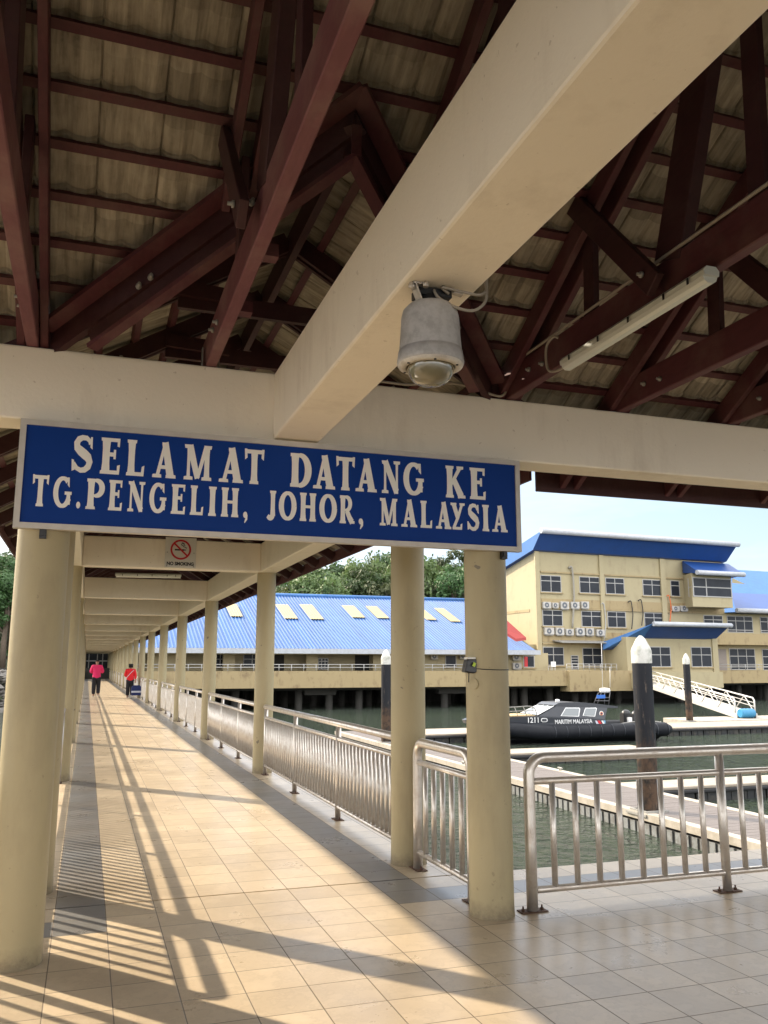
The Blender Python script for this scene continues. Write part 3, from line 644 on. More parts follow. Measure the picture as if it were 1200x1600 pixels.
    if ch == 'S':
        c = [(.66,.78),(.62,.88),(.52,.945),(.38,.95),(.25,.90),(.18,.79),(.20,.67),(.32,.58),(.46,.50),(.60,.41),(.66,.29),(.62,.16),(.50,.07),(.36,.05),(.22,.10),(.10,.24)]
        g.stroke(c, [.09,.10,.11,.12,.15,.17,.19,.21,.22,.21,.18,.16,.13,.11,.10,.09]); g.poly((.66,.98),(.73,.98),(.74,.64),(.66,.70)); g.poly((.03,.34),(.11,.32),(.16,.06),(.05,.02)); return g, .78
    if ch == 'Y':
        g.stroke([(.20, .96), (.44, .46)], [.20, .18]); g.stroke([(.72, .96), (.46, .46), (.20, .08)], [.11, .13, .12]); g.serif(.19, 1, .18, up=False); g.serif(.73, 1, .16, up=False)
        g.rect(.12, .66, 0, .10); g.poly((.58,0),(.70,0),(.72,.24),(.62,.20)); return g, .90
    if ch == '.': g.p.append(ell(.13, .11, .12, .11, 0, 345, 15)); return g, .26
    if ch == ',': g.p.append(ell(.13, .10, .12, .11, 0, 345, 15)); g.stroke([(.20, .10), (.20, -.04), (.10, -.17)], [.11, .10, .03]); return g, .26
def put_letters(rows):
    for chars, u0, sx, z0f in rows:
        for ch, xa, xb, za, zb in chars:
            g, wd = glyph(ch); b = MB()
            for i, pl in enumerate(g.p):
                d = SY-.006-.0022-i*.00016
                f0 = lambda u, v: V((xa+u/wd*(xb-xa), d, za+v*(zb-za))); f1 = lambda u, v: V((xa+u/wd*(xb-xa), SY-.0056, za+v*(zb-za)))
                b.prism(pl, f0, f1)
            b.build('letter', M['sign_white'], sign)
def rowpx(items, scale, ox, oy, zb, zt):
    out = []
    for ch, u0, u1, v0, v1 in items:
        p0, p1 = at(ox+u0/scale, oy+v1/scale, SY), at(ox+u1/scale, oy+v0/scale, SY)
        z0_, z1_ = zb, zt
        if ch == ',': z0_, z1_ = zb, zt
        out.append((ch, p0.x, p1.x, z0_, z1_))
    return out
a, c = (2.857, 0, 630), (2.79, 400, 630)
R1 = rowpx([('S',313,422,143,303),('E',443,542,155,313),('L',560,650,166,326),('A',678,790,180,332),('M',818,948,190,345),('A',975,1088,205,355),('T',1088,1180,208,362)], *a, 2.587, 2.797)
R1 += rowpx([('D',145,240,225,367),('A',247,345,237,378),('T',347,430,238,383),('A',432,525,252,390),('N',547,627,262,398),('G',643,728,270,405),('K',825,908,283,418),('E',930,997,290,425)], *c, 2.587, 2.797)
R2 = rowpx([('T',138,222,318,458),('G',235,325,328,465),('.',338,360,435,467),('P',380,468,338,472),('E',480,550,345,478),('N',567,650,352,485),('G',665,745,360,490),('E',760,830,365,495),('L',845,910,370,502),('I',927,968,378,503),('H',983,1068,382,508),(',',1083,1104,478,522)], *a, 2.380, 2.554)
R2 += rowpx([('J',45,88,388,507),('O',100,175,392,512),('H',187,263,397,515),('O',277,350,402,520),('R',362,428,408,525),(',',445,465,498,540),('M',538,615,420,535),('A',632,700,427,540),('L',715,765,430,545),('A',783,848,437,548),('Y',847,908,443,552),('S',918,970,445,555),('I',985,1013,448,557),('A',1028,1092,453,560)], *c, 2.380, 2.554)
put_letters([(R1,0,0,0),(R2,0,0,0)])

# ------------------------------------------------------------------ no smoking sign
def text_mesh(s, size, mat, name, parent, mw, bold=0.0, depth=.001):
    cu = bpy.data.curves.new(name, 'FONT'); cu.body = s; cu.size = size; cu.extrude = depth; cu.offset = bold; cu.align_x = 'CENTER'; cu.align_y = 'CENTER'
    o = bpy.data.objects.new('tmp', cu); sc.collection.objects.link(o); dg = bpy.context.evaluated_depsgraph_get(); me = bpy.data.meshes.new_from_object(o.evaluated_get(dg)); bpy.data.objects.remove(o)
    me.transform(Matrix.Translation(-OFF.get(parent.name, V((0,0,0)))) @ mw); me.materials.clear(); me.materials.append(mat); me.name = name
    r = bpy.data.objects.new(name, me); sc.collection.objects.link(r); r.parent = parent; return r
NY = 6.295-.014
nx0, nx1, nz0, nz1 = at(257, 886, NY).x, at(305.5, 886, NY).x, at(280, 887, NY).z, at(280, 840, NY).z
ns = thing('no_smoking_sign', 'pale square NO SMOKING sign with red ring on the cross beam over the walkway', 'sign', ((nx0+nx1)/2, NY, nz0))
b = MB(); b.box(nx0, nx1, NY, NY+.012, nz0, nz1); b.build('plate', M['pale'], ns)
W_ = nx1-nx0; cx, cz, rr_ = (nx0+nx1)/2, nz0+W_*.60, W_*.335
b = MB(); pts = [(cx+rr_*cos(2*pi*k/40), NY-.003, cz+rr_*.97*sin(2*pi*k/40)) for k in range(41)]
for k in range(40):
    a0, a1 = 2*pi*k/40, 2*pi*(k+1)/40
    q = [(r_*cos(t_), r_*sin(t_)) for r_, t_ in ((rr_*.82, a0), (rr_, a0), (rr_, a1), (rr_*.82, a1))]
    b.prism(q, lambda u, v: V((cx+u, NY-.004, cz+v)), lambda u, v: V((cx+u, NY-.0005, cz+v)))
b.bar((cx-rr_*.66, NY-.0035, cz+rr_*.62), (cx+rr_*.66, NY-.0035, cz-rr_*.62), .002, rr_*.17); b.build('ring', M['red'], ns)
b = MB(); b.box(cx-rr_*.58, cx+rr_*.38, NY-.0022, NY-.0004, cz-rr_*.10, cz+rr_*.05); b.box(cx+rr_*.44, cx+rr_*.50, NY-.0022, NY-.0004, cz-rr_*.10, cz+rr_*.05)
b.tube([(cx+rr_*u, NY-.0015, cz+rr_*v) for u, v in ((.5,.10),(.52,.22),(.38,.26),(.26,.30),(.20,.42),(.08,.44),(.02,.56),(.14,.62),(.28,.56))], rr_*.035, 6)
b.tube([(cx+rr_*u, NY-.0015, cz+rr_*v) for u, v in ((.42,.40),(.30,.44),(.34,.58),(.22,.68),(.08,.70))], rr_*.03, 6); b.build('cigarette', M['black'], ns)
mw = Matrix.Translation((cx, NY-.0012, nz0+W_*.125)) @ Matrix.Rotation(pi/2, 4, 'X') @ Matrix.Scale(.92, 4, (1,0,0))
text_mesh('NO SMOKING', W_*.150, M['black'], 'lettering', ns, mw, .0032)
b = MB()
for x in (nx0+.03, nx1-.03): b.cyl((x, NY-.004, nz0+W_*.5), (x, NY, nz0+W_*.5), .006, 8); b.cyl((x, NY-.004, nz0+.02), (x, NY, nz0+.02), .007, 8)
b.build('screw', M['black'], ns)

# ------------------------------------------------------------------ dome camera under the overhead beam
cp = V((.014, -3.40, 2.72))
cam = thing('dome_camera', 'weathered grey dome security camera hanging from the overhead beam', 'camera', (cp.x, cp.y, 2.883))
b = MB(); b.lathe((cp.x, cp.y, 0), [(.0, 2.822), (.045, 2.822), (.082, 2.815), (.100, 2.795), (.106, 2.77), (.1095, 2.70), (.114, 2.645), (.1145, 2.640), (.1165, 2.64), (.122, 2.600), (.120, 2.592), (.116, 2.590)], 40); b.build('housing', M['cctv'], cam)
b = MB(); b.lathe((cp.x, cp.y, 0), [(.1185, 2.598), (.117, 2.586), (.105, 2.580), (.092, 2.578), (.088, 2.584), (.088, 2.595)], 40)
b.build('trim_ring', M['rim'], cam)
b = MB(); 
for k in range(6):
    p = V((cp.x+.101*cos(k*pi/3+.3), cp.y+.101*sin(k*pi/3+.3), 2.581)); b.cyl(p, p+V((0,0,-.004)), .005, 8)
b.build('screw', M['black'], cam)
b = MB(); b.lathe((cp.x, cp.y, 2.585), [(.086, .004), (.0855, -.010), (.080, -.030), (.068, -.048), (.049, -.062), (.024, -.070), (0, -.072)], 32); b.build('dome', M['dome'], cam)
b = MB(); b.box(cp.x-.055, cp.x+.075, cp.y-.03, cp.y+.045, 2.850, 2.879); b.cyl((cp.x, cp.y, 2.82), (cp.x, cp.y, 2.852), .04, 16); b.build('mount', M['black'], cam)
b = MB(); b.bar((cp.x-.075, cp.y-.03, 2.878), (cp.x-.045, cp.y-.03, 2.80), .045, .005, up=(1,0,0)); b.bar((cp.x-.085, cp.y-.03, 2.878), (cp.x-.03, cp.y-.03, 2.878), .05, .006); b.cyl((cp.x-.095, cp.y-.045, 2.872), (cp.x-.075, cp.y-.035, 2.862), .010, 8); b.cyl((cp.x-.04, cp.y-.06, 2.878), (cp.x-.04, cp.y-.06, 2.862), .011, 8)
b.build('bracket', M['alu'], cam); b = MB(); b.bar((cp.x+.085, cp.y-.02, 2.879), (cp.x+.12, cp.y-.02, 2.872), .02, .012); b.build('cable_clip', M['alu'], cam)
def smooth_path(pts, n=8):
    pts = [V(p) for p in pts]; out = []
    P_ = [pts[0]]+pts+[pts[-1]]
    for i in range(1, len(P_)-2):
        for k in range(n):
            t = k/n; a_, b_, c_, d_ = P_[i-1], P_[i], P_[i+1], P_[i+2]
            out.append(.5*((2*b_)+(c_-a_)*t+(2*a_-5*b_+4*c_-d_)*t*t+(3*b_-a_-3*c_+d_)*t*t*t))
    return out+[pts[-1]]
loop = [(cp.x+.04, cp.y, 2.865), (cp.x+.005, cp.y-.03, 2.868), (cp.x+.01, cp.y-.07, 2.82), (cp.x+.07, cp.y-.09, 2.785), (cp.x+.14, cp.y-.08, 2.79), (cp.x+.195, cp.y-.06, 2.84), (cp.x+.215, cp.y-.03, 2.91), (cp.x+.215, cp.y, 3.00), (cp.x+.20, cp.y+.02, 3.15), (cp.x+.20, cp.y+.03, 3.31)]
b = MB(); b.tube(smooth_path(loop), .0055, 8); b.tube(smooth_path([(cp.x+.06, cp.y-.035, 2.862), (cp.x+.03, cp.y-.05, 2.875), (cp.x+.10, cp.y-.06, 2.865), (cp.x+.18, cp.y-.05, 2.87), (cp.x+.222, cp.y-.02, 2.92), (cp.x+.225, cp.y, 3.03), (cp.x+.205, cp.y+.01, 3.2)]), .0055, 8); b.build('cable', M['cable'], cam)
# ------------------------------------------------------------------ lamps
def batten_lamp(name, label, p0, p1, clips=True):
    p0, p1 = V(p0), V(p1); t = thing(name, label, 'lamp', p0); d = (p1-p0).normalized(); sd = d.cross(V((0,0,1))).normalized(); up = sd.cross(d)
    if up.z < 0: up = -up
    def P(a, x, z): return p0+d*a+sd*x+up*z
    L = (p1-p0).length
    prof = [(-.040, .0), (-.043, .024), (-.026, .044), (.026, .044), (.043, .024), (.040, .0)]; dif = [(-.0395, -.001), (-.033, -.020), (-.017, -.031), (.017, -.031), (.033, -.020), (.0395, -.001)]
    b = MB(); b.prism(prof, lambda u, v: P(0, u, v), lambda u, v: P(L, u, v)); b.build('housing', M['lamp_body'], t)
    b = MB(); b.prism(dif, lambda u, v: P(.012, u, v), lambda u, v: P(L-.012, u, v)); b.build('diffuser', M['diffuser'], t)
    b = MB()
    for a in (.12, L*.33, L*.55, L*.78, L-.10): b.bar(P(a, -.0535, -.008), P(a, -.0535, .022), .012, .004, up=tuple(sd)); b.bar(P(a, .0535, -.008), P(a, .0535, .022), .012, .004, up=tuple(sd))
    b.build('clip', M['black'], t)
    return t, P, L
lt, LP, LL = batten_lamp('fluorescent_lamp', 'weatherproof fluorescent batten lamp fixed under the maroon roof truss on the right', (1.475, -1.94, 3.262), (1.475, -3.20, 3.262))
b = MB(); x = 1.475
b.tube(smooth_path([(x, -1.95, 3.262), (x-.02, -1.87, 3.255), (x-.035, -1.80, 3.28), (x-.04, -1.78, 3.36), (x-.04, -1.80, 3.44), (x-.03, -1.86, 3.47), (x-.01, -1.88, 3.46)]), .0085, 8); b.build('flex', M['cable'], lt)
tag(b and MB() and None or lt)
b = MB(); b.tube(smooth_path([(.24, -1.135, 3.335), (.60, -1.14, 3.328), (.80, -1.14, 3.330), (.95, -1.14, 3.365), (1.12, -1.14, 3.372), (1.26, -1.14, 3.352), (1.40, -1.14, 3.322), (1.46, -1.14, 3.325), (1.49, -1.15, 3.37), (1.50, -1.17, 3.46), (1.50, -1.22, 3.520), (1.50, -1.6, 3.524), (1.50, -2.6, 3.524), (1.50, -4.4, 3.524)]), .009, 8)
b.cyl((1.04, -1.14, 3.372), (1.09, -1.14, 3.372), .014, 10)
tag(b.build('conduit', M['cable']), 'pale electrical conduit snaking along the front beam and up the roof truss', 'conduit')
batten_lamp('fluorescent_lamp', 'long fluorescent lamp hung across the walkway behind the no smoking sign', tuple(at(180, 899, 9.4)), tuple(at(283, 901, 9.4)))
# strapped lamp and disc on the front right column
sx, sy, sz = CX, -1.0, 1.515
dv = thing('strapped_lamp', 'small black lamp strapped round the front right column with a thin cord', 'lamp', (sx-.16, sy-.04, sz))
ang = R(200)
def cpol(r_, a_, z): return V((sx+r_*cos(a_), sy+r_*sin(a_), z))
b = MB(); b.prism([(-.055, -.035), (-.03, .045), (.05, .050), (.062, -.03), (.02, -.045)], lambda u, v: cpol(.137, ang, sz+v)+V((u*.9-.018, -.035, 0)), lambda u, v: cpol(.137, ang, sz+v)+V((u*.8-.018, .035, 0))); bev(b.build('body', M['black_plastic'], dv), .008, 2)
b = MB(); b.bar(cpol(.16, ang, sz+.052)+V((-.03,-.01,0)), cpol(.16, ang, sz+.052)+V((.03,-.01,0)), .05, .012); b.build('solar_panel', M['pale'], dv)
b = MB(); b.bar(cpol(.16, ang, sz+.012)+V((.01,-.042,-.012)), cpol(.16, ang, sz+.012)+V((.02,-.042,.012)), .004, .018); m = N('yellow_green_mark'); m.base((.45,.62,.05)).rough(.5); b.build('mark', m.m, dv)
b = MB(); b.tube([cpol(.139, R(a_), sz-.012-.010*sin(R(a_-200))) for a_ in range(200, 561, 12)], .003, 6, cap=False); b.tube([cpol(.165, ang, sz-.04), cpol(.168, ang, sz-.10)], .0035, 6); b.build('strap', M['black'], dv)
a_ = R(208); b = MB(); b.cyl(cpol(.128, a_, 1.405), cpol(.150, a_, 1.405), .034, 20)
tag(b.build('round_cover', M['cream']), 'small round cream cover plate on the front right column below the strapped lamp', 'cover')

# ------------------------------------------------------------------ glass doors closing the walkway
DY = 103.4; gd = thing('glass_door_wall', 'glazed door wall closing the far end of the walkway', 'door', (0, DY, 0))
b = MB(); b.box(-1.7, 1.7, DY, DY+.1, 0, 3.3); b.build('glazing', M['glass'], gd)
b = MB()
for x in (-1.7, -.95, 0, .62, 1.55): b.box(x, x+.1, DY-.06, DY-.001, 0, 3.3)
for z in (.0, .95, 1.95, 3.1): b.box(-1.7, 1.7, DY-.05, DY-.002, z, z+.14)
b.build('frame', M['winframe'], gd)

# ------------------------------------------------------------------ docks
ZW, ZD = -2.8, -2.3
def dock(label, x0, x1, y0, y1, along, planks=True, step=.62):
    t = thing('floating_dock', label, 'dock', (x0, y0, ZW)); L = (y1-y0) if along == 'y' else (x1-x0)
    b = MB(); b.box(x0+.20, x1-.20, y0+.20, y1-.20, ZD-.10, ZD-.004)
    if planks:
        b = MB(); n = int(L/.15); 
        for i in range(n):
            g0 = i*L/n+.005; g1 = (i+1)*L/n-.005; j = random.uniform(-.003, .003)
            if along == 'y': b.box(x0+.3, x1-.3, y0+g0, y0+g1, ZD-.08, ZD+j)
            else: b.box(x0+g0, x0+g1, y0+.3, y1-.3, ZD-.08, ZD+j)
        b.build('planks', M['deckwood'], t)
        b = MB()
        if along == 'y': b.box(x0, x0+.298, y0, y1, ZD-.17, ZD+.012); b.box(x1-.298, x1, y0, y1, ZD-.17, ZD+.012)
        else: b.box(x0, x1, y0, y0+.298, ZD-.17, ZD+.012); b.box(x0, x1, y1-.298, y1, ZD-.17, ZD+.012)
        b.build('edge_board', M['dockedge'], t)
    else:
        b = MB(); b.box(x0, x1, y0, y1, ZD-.10, ZD); bev(b.build('deck_slab', M['docktop'], t), .02, 1)
        b = MB(); b.box(x0-.05, x1+.05, y0-.05, y1+.05, ZD-.22, ZD-.102); bev(b.build('rubber_fender', M['black'], t), .03, 2)
    b = MB(); n = int(L/step)
    for i in range(n):
        a0, a1 = i*L/n+.04, (i+1)*L/n-.04
        if along == 'y':
            b.box(x0+.05, x1-.05, y0+a0, y0+a1, ZW-.3, ZD-.23)
            for e in (.12, .42): b.box(x0+.02, x0+.05-.002, y0+a0+e, y0+a0+e+.20, ZW-.1, ZD-.24, mi=1)
        else:
            b.box(x0+a0, x0+a1, y0+.05, y1-.05, ZW-.3, ZD-.23)
            for e in (.12, .42): b.box(x0+a0+e, x0+a0+e+.06, y0+.03, y0+.048, ZW-.1, ZD-.24, mi=1)
    b.build('pontoons', [M['float'], M['floatgrey'] if planks else M['float']], t)
    return t
dock('long planked floating dock with pale edges running away from the viewer behind the railing', 12.9, 15.75, 2.5, 43.5, 'y')
dock('short pale floating dock finger nearest the viewer, jutting right from the planked dock', 15.8, 30, 17.6, 19.1, 'x', False, .9)
dock('pale floating dock finger in front of the black patrol boat', 15.8, 24.2, 28.7, 30.6, 'x', False, .9)
dock('far pale floating dock behind the black patrol boat where the gangway lands', 15.8, 58, 39.6, 43.6, 'x', False, .9)
fl = atz(1165, 1121, ZD+.1)
b = MB(); b.box(fl.x-5.5, fl.x+9, 43.7, fl.y+2.2, ZD-.45, ZD+.06); tag(bev(b.build('landing_platform', M['dockedge']), .03, 1), 'pale landing platform under the foot of the white gangway', 'platform')
for (x, y) in ((13.05, 8.5), (13.05, 19.5), (13.05, 25.5), (15.6, 12.0), (15.6, 22.5)):
    t = thing('cleat', 'small grey mooring cleat on the edge of the planked floating dock', 'cleat', (x, y, ZD+.012), 'mooring cleats on the planked dock')
    b = MB(); b.tube([(x, y-.17, ZD+.10), (x, y-.10, ZD+.11), (x, y+.10, ZD+.11), (x, y+.17, ZD+.10)], [.018, .024, .024, .018], 8); b.build('horn', M['galv'], t)
    b = MB(); b.tube([(x, y-.05, ZD+.012), (x, y-.05, ZD+.11)], .022, 8); b.build('stem', M['galv'], t); b = MB(); b.tube([(x, y+.05, ZD+.012), (x, y+.05, ZD+.11)], .022, 8); b.build('stem', M['galv'], t)
# piles
def pile(label, x, y, zt, r, guide=True):
    t = thing('mooring_pile', label, 'pile', (x, y, ZW), 'mooring piles of the floating docks')
    b = MB(); b.lathe((x, y, 0), [(r, -5), (r, zt-.72)], 28); b.build('shaft', M['pile'], t)
    b = MB(); b.lathe((x, y, 0), [(r+.012, zt-.75), (r+.014, zt-.42), (r*.96, zt-.34), (r*.45, zt-.08), (r*.14, zt), (0, zt)], 28); b.build('cap', M['pilecap'], t)
    if guide:
        b = MB(); 
        for k in range(2):
            s_ = r+.10+k*.08; z = ZD+.0-k*.07
            b.box(x-s_, x+s_, y-s_, y-s_+.06, z, z+.06); b.box(x-s_, x+s_, y+s_-.06, y+s_, z+.001, z+.061); b.box(x-s_, x-s_+.06, y-s_+.06, y+s_-.06, z, z+.06)
        b.build('guide_collar', M['galv'], t)
    return t
pile('thick black mooring pile with a white pointed cap, nearest behind the steel railing', 13.30, 14.0, 2.33, .262)
pile('black mooring pile with white tip standing beyond the walkway railing, left of the front right columns', 13.36, 35.6, 2.31, .25)['label'] = 'black white-tipped mooring pile in front of the long blue roofed building'
pile('slim black and rust mooring pile with white tip beside the gangway', 38.74, 44.4, 2.35, .235)

# ------------------------------------------------------------------ patrol boat
BY = 37.2
def zb_(u, v, y=BY): return at(790+u/4.286, 1060+v/4.286, y)
boat = thing('patrol_boat', 'black inflatable-sided patrol boat marked MARITIM MALAYSIA moored at the far dock', 'boat', (25.5, 38.3, ZW))
b = MB(); tb = []
for k in range(60):
    a_ = k/59
    if a_ < .38: tb.append((31.45-a_/.38*8.35, 36.95, -2.15))
    elif a_ < .62: th = (a_-.38)/.24*pi; tb.append((23.1-3.0*sin(th)**.9, 38.3-1.35*cos(th), -2.15+.30*sin(th)))
    else: tb.append((23.1+(a_-.62)/.38*8.35, 39.65, -2.15))
b.tube(tb, [.22]+[.40]*58+[.22], 16); b.build('inflatable_collar', M['hull'], boat)
b = MB()
for i in list(range(1, 22, 2)): 
    p = V(tb[i]); b.tube([p+V((0, -.408*cos(R(t_)), .408*sin(R(t_)))) for t_ in range(-40, 80, 15)], .02, 6)
b.build('collar_straps', M['cabin'], boat)
def hullsec(x):
    f_ = min(1, max(0, (x-20.3)/3.0)); return f_**.6
b = MB(); xs_ = [20.35, 20.8, 21.5, 22.5, 24, 26, 28, 30.9]; q = []
for x in xs_:
    h = 1.25*hullsec(x)+.02; kz = -3.2+.75*(1-hullsec(x))
    q += [(x, 38.3-h, -2.0), (x, 38.3-h*.95, -2.55), (x, 38.3, kz), (x, 38.3+h*.95, -2.55), (x, 38.3+h, -2.0)]
b.add(q, [(5*i+k, 5*i+k+1, 5*i+6+k, 5*i+5+k) for i in range(len(xs_)-1) for k in range(4)]+[(5*i+4, 5*i, 5*i+5, 5*i+9) for i in range(len(xs_)-1)]+[tuple(5*(len(xs_)-1)+k for k in range(5))]); b.build('hull', M['hull'], boat)
# forward deck and cabin: side profile, width tapering to the bow and to the roof
def loft(poly, wf, name, mat, parent=boat):
    b = MB(); n = len(poly); A = []; B_ = []
    for u, v in poly:
        p = zb_(u, v); w_ = wf(u, v); A.append(V((p.x, 38.3-w_, p.z))); B_.append(V((p.x, 38.3+w_, p.z)))
    b.add(A+B_, [tuple(range(n)), tuple(range(2*n-1, n-1, -1))]+[(i, (i+1)%n, n+(i+1)%n, n+i) for i in range(n)]); return b.build(name, mat, parent)
def bw(u): return 1.1*min(1, max(.08, (u+230)/190))**.6
loft([(-225,285),(-150,266),(-60,258),(40,258),(215,252),(668,272),(700,322),(-60,322),(-150,318),(-215,308)], lambda u, v: bw(u), 'lower_cabin', M['cabin'])
loft([(222,253),(350,184),(690,196),(664,274)], lambda u, v: 1.1-.0016*(272-v)*1.0, 'cabin_side', M['cabin'])
rf = loft([(335,180),(362,164),(470,159),(600,168),(762,188),(757,199),(690,197),(350,186)], lambda u, v: .98, 'cabin_roof', M['cabin'])
loft([(-150,262),(-60,252),(40,251),(200,246),(215,252),(40,258),(-60,259),(-150,267)], lambda u, v: bw(u)*.86, 'fore_deck', M['tan'])
def sidepanel(poly, name, mat, d, par=boat, w0=1.1):
    b = MB(); 
    def m_(u, v, e): p = zb_(u, v); return V((p.x, 38.3-(w0-.0016*max(0, 272-v))-e, p.z))
    b.prism(poly, lambda u, v: m_(u, v, d), lambda u, v: m_(u, v, d-.012)); return b.build(name, mat, par)
for pl, pl2 in (([(370,252),(408,196),(500,196),(506,204),(492,256)], [(377,249),(410,201),(494,201),(499,206),(487,251)]), ([(518,250),(540,198),(612,196),(618,202),(600,256)], [(524,248),(543,202),(608,201),(612,205),(596,251)])):
    fr_ = sidepanel(pl, 'window_frame', M['bwhite'], .015); sidepanel(pl2, 'window_pane', M['boatglass'], .026, fr_)
# windscreen
b = MB(); p0, p1 = zb_(228, 248), zb_(345, 184)
b.add([(p0.x-.06, 37.3, p0.z+.02), (p1.x-.06, 37.42, p1.z), (p1.x-.06, 39.18, p1.z), (p0.x-.06, 39.3, p0.z+.02)], [(0,1,2,3)]); ws = b.build('windscreen', M['boatglass'], boat)
b = MB()
for y in (37.29, 38.0, 38.6, 39.31): b.tube([(p0.x-.08, y, p0.z+.02), (p1.x-.08, 37.4+(y-37.3)*.89, p1.z)], .025, 6)
b.build('windscreen_frame', M['bwhite'], ws)
sidepanel([(237,272),(245,266),(272,266),(280,272),(280,286),(272,292),(245,292),(237,286)], 'oval_badge', M['bwhite'], .015)
sidepanel([(242,274),(248,270),(270,270),(275,274),(275,284),(270,288),(248,288),(242,284)], 'oval_badge_centre', M['cabin'], .022)
fs_ = sidepanel([(598,282),(610,282),(630,315),(612,315)], 'stripe', M['lightcloth'], .015)
sidepanel([(612,282),(632,282),(650,315),(631,315)], 'stripe', M['red'], .015); sidepanel([(640,282),(652,282),(668,312),(668,315),(655,315)], 'stripe', M['bwhite'], .015); sidepanel([(654,282),(667,282),(667,306)], 'stripe', plain('light_blue_stripe', (.2,.45,.65), .5), .015)
b = MB(); p = zb_(645, 236); yy_ = 38.3-(1.1-.0016*36)
b.cyl((p.x, yy_-.016, p.z), (p.x, yy_, p.z), .145, 24); em = b.build('round_emblem', M['bwhite'], boat)
b = MB(); b.cyl((p.x, yy_-.024, p.z), (p.x, yy_-.017, p.z), .10, 20); b.build('emblem_centre', plain('emblem_orange', (.5,.16,.05), .5), em)
b = MB(); b.cyl((p.x, yy_-.030, p.z), (p.x, yy_-.025, p.z), .05, 16); b.build('emblem_dot', M['navy'], em)
for s_, u0, u1, vc, hh in (('1211', 150, 220, 279, .29), ('MARITIM MALAYSIA', 331, 581, 288, .235)):
    p = zb_((u0+u1)/2, vc); wd = zb_(u1, vc).x-zb_(u0, vc).x
    o = text_mesh(s_, 1, M['bwhite'], 'lettering', boat, Matrix.Identity(4), .012, .003); off = OFF[boat.name]
    xs2 = [v.co.x+off.x for v in o.data.vertices]; zs2 = [v.co.y+off.y for v in o.data.vertices]; x0_, x1_, z0_, z1_ = min(xs2), max(xs2), min(zs2), max(zs2)
    hz = hh*1.0
    for v in o.data.vertices:
        a_ = v.co+off; v.co = V((p.x-wd/2+(a_.x-x0_)/(x1_-x0_)*wd, 37.19-a_.z*1.0, p.z-hz/2+(a_.y-z0_)/(z1_-z0_)*hz))-off
# mast, radar, rails, engine
b = MB()
for (u0, v0, u1, v1) in ((592,166,622,95),(615,168,642,95),(662,172,664,95),(690,180,700,92)):
    for y in (37.7, 38.9): b.tube([zb_(u0, v0, y), zb_(u1, v1, y)], .022, 6)
for v in (95, 128, 150):
    for y in (37.7, 38.9): b.tube([zb_(625-(v-95)*.4, v, y), zb_(700-(v-95)*.1, v, y)], .02, 6)
    b.tube([zb_(640, v, 37.7), zb_(640, v, 38.9)], .02, 6)
b.build('mast_frame', plain('mast_grey', (.10,.10,.11), .5), boat)
b = MB(); p = zb_(664, 80, 38.3); b.lathe((p.x, 38.3, p.z), [(0, -.14), (.30, -.12), (.33, 0), (.28, .12), (0, .15)], 16); b.build('radar_dome', M['bwhite'], boat)
b = MB(); p = zb_(636, 122, 37.68); b.box(p.x-.28, p.x+.28, 37.62, 37.66, p.z-.10, p.z+.10); b.build('blue_beacon', plain('blue_beacon', (.02,.12,.45), .4), boat)
for u in (650, 700):
    b = MB(); p = zb_(u, 60, 38.3); b.tube([p, p+V((.05, 0, 2.6 if u < 660 else 1.2))], .012, 5); b.build('antenna', M['bwhite'], boat)
b = MB(); p = zb_(348, 165, 37.9); b.cyl(p+V((0,0,-.1)), p+V((0,0,.05)), .10, 10); b.lathe(p, [(0,.22),(.12,.2),(.13,.05),(0,.02)], 12); b.build('searchlight', M['bwhite'], boat)
b = MB()
for y in (37.4, 39.2):
    b.tube(smooth_path([zb_(-140, 258, 38.3+(y-38.3)*.6), zb_(-120, 205, 38.3+(y-38.3)*.7), zb_(60, 192, y), zb_(178, 190, y), zb_(210, 242, y)]), .025, 6); b.tube([zb_(-120, 228, 38.3+(y-38.3)*.7), zb_(190, 214, y)], .018, 6)
    for u in (-30, 60, 120): b.tube([zb_(u, 193, y), zb_(u+22, 250, y)], .02, 6)
b.build('bow_rail', M['galv'], boat)
p = zb_(832, 300, 38.3)
for y in (37.8, 38.8): b = MB(); b.box(p.x-.2, p.x+.45, y-.2, y+.2, -2.0, -1.30); b.lathe((p.x+.1, y, -1.32), [(.26, 0), (.24, .12), (.12, .2), (0, .22)], 12); b.build('outboard_engine', M['black_plastic'], boat)
b = MB(); p = zb_(832, 275, 37.5); b.box(p.x-.12, p.x+.12, 37.45, 37.6, p.z-.15, p.z+.12); b.build('engine_badge', M['bwhite'], boat)
b = MB(); b.tube(smooth_path([zb_(715, 318, 36.9), zb_(790, 300, 37.2), zb_(850, 292, 37.3), zb_(960, 285, 37.3), zb_(1050, 300, 37.0), zb_(1020, 340, 36.95)]), .03, 6); b.tube([zb_(880, 325, 37), zb_(960, 285, 37.3)], .025, 6); b.build('stern_rail', M['galv'], boat)

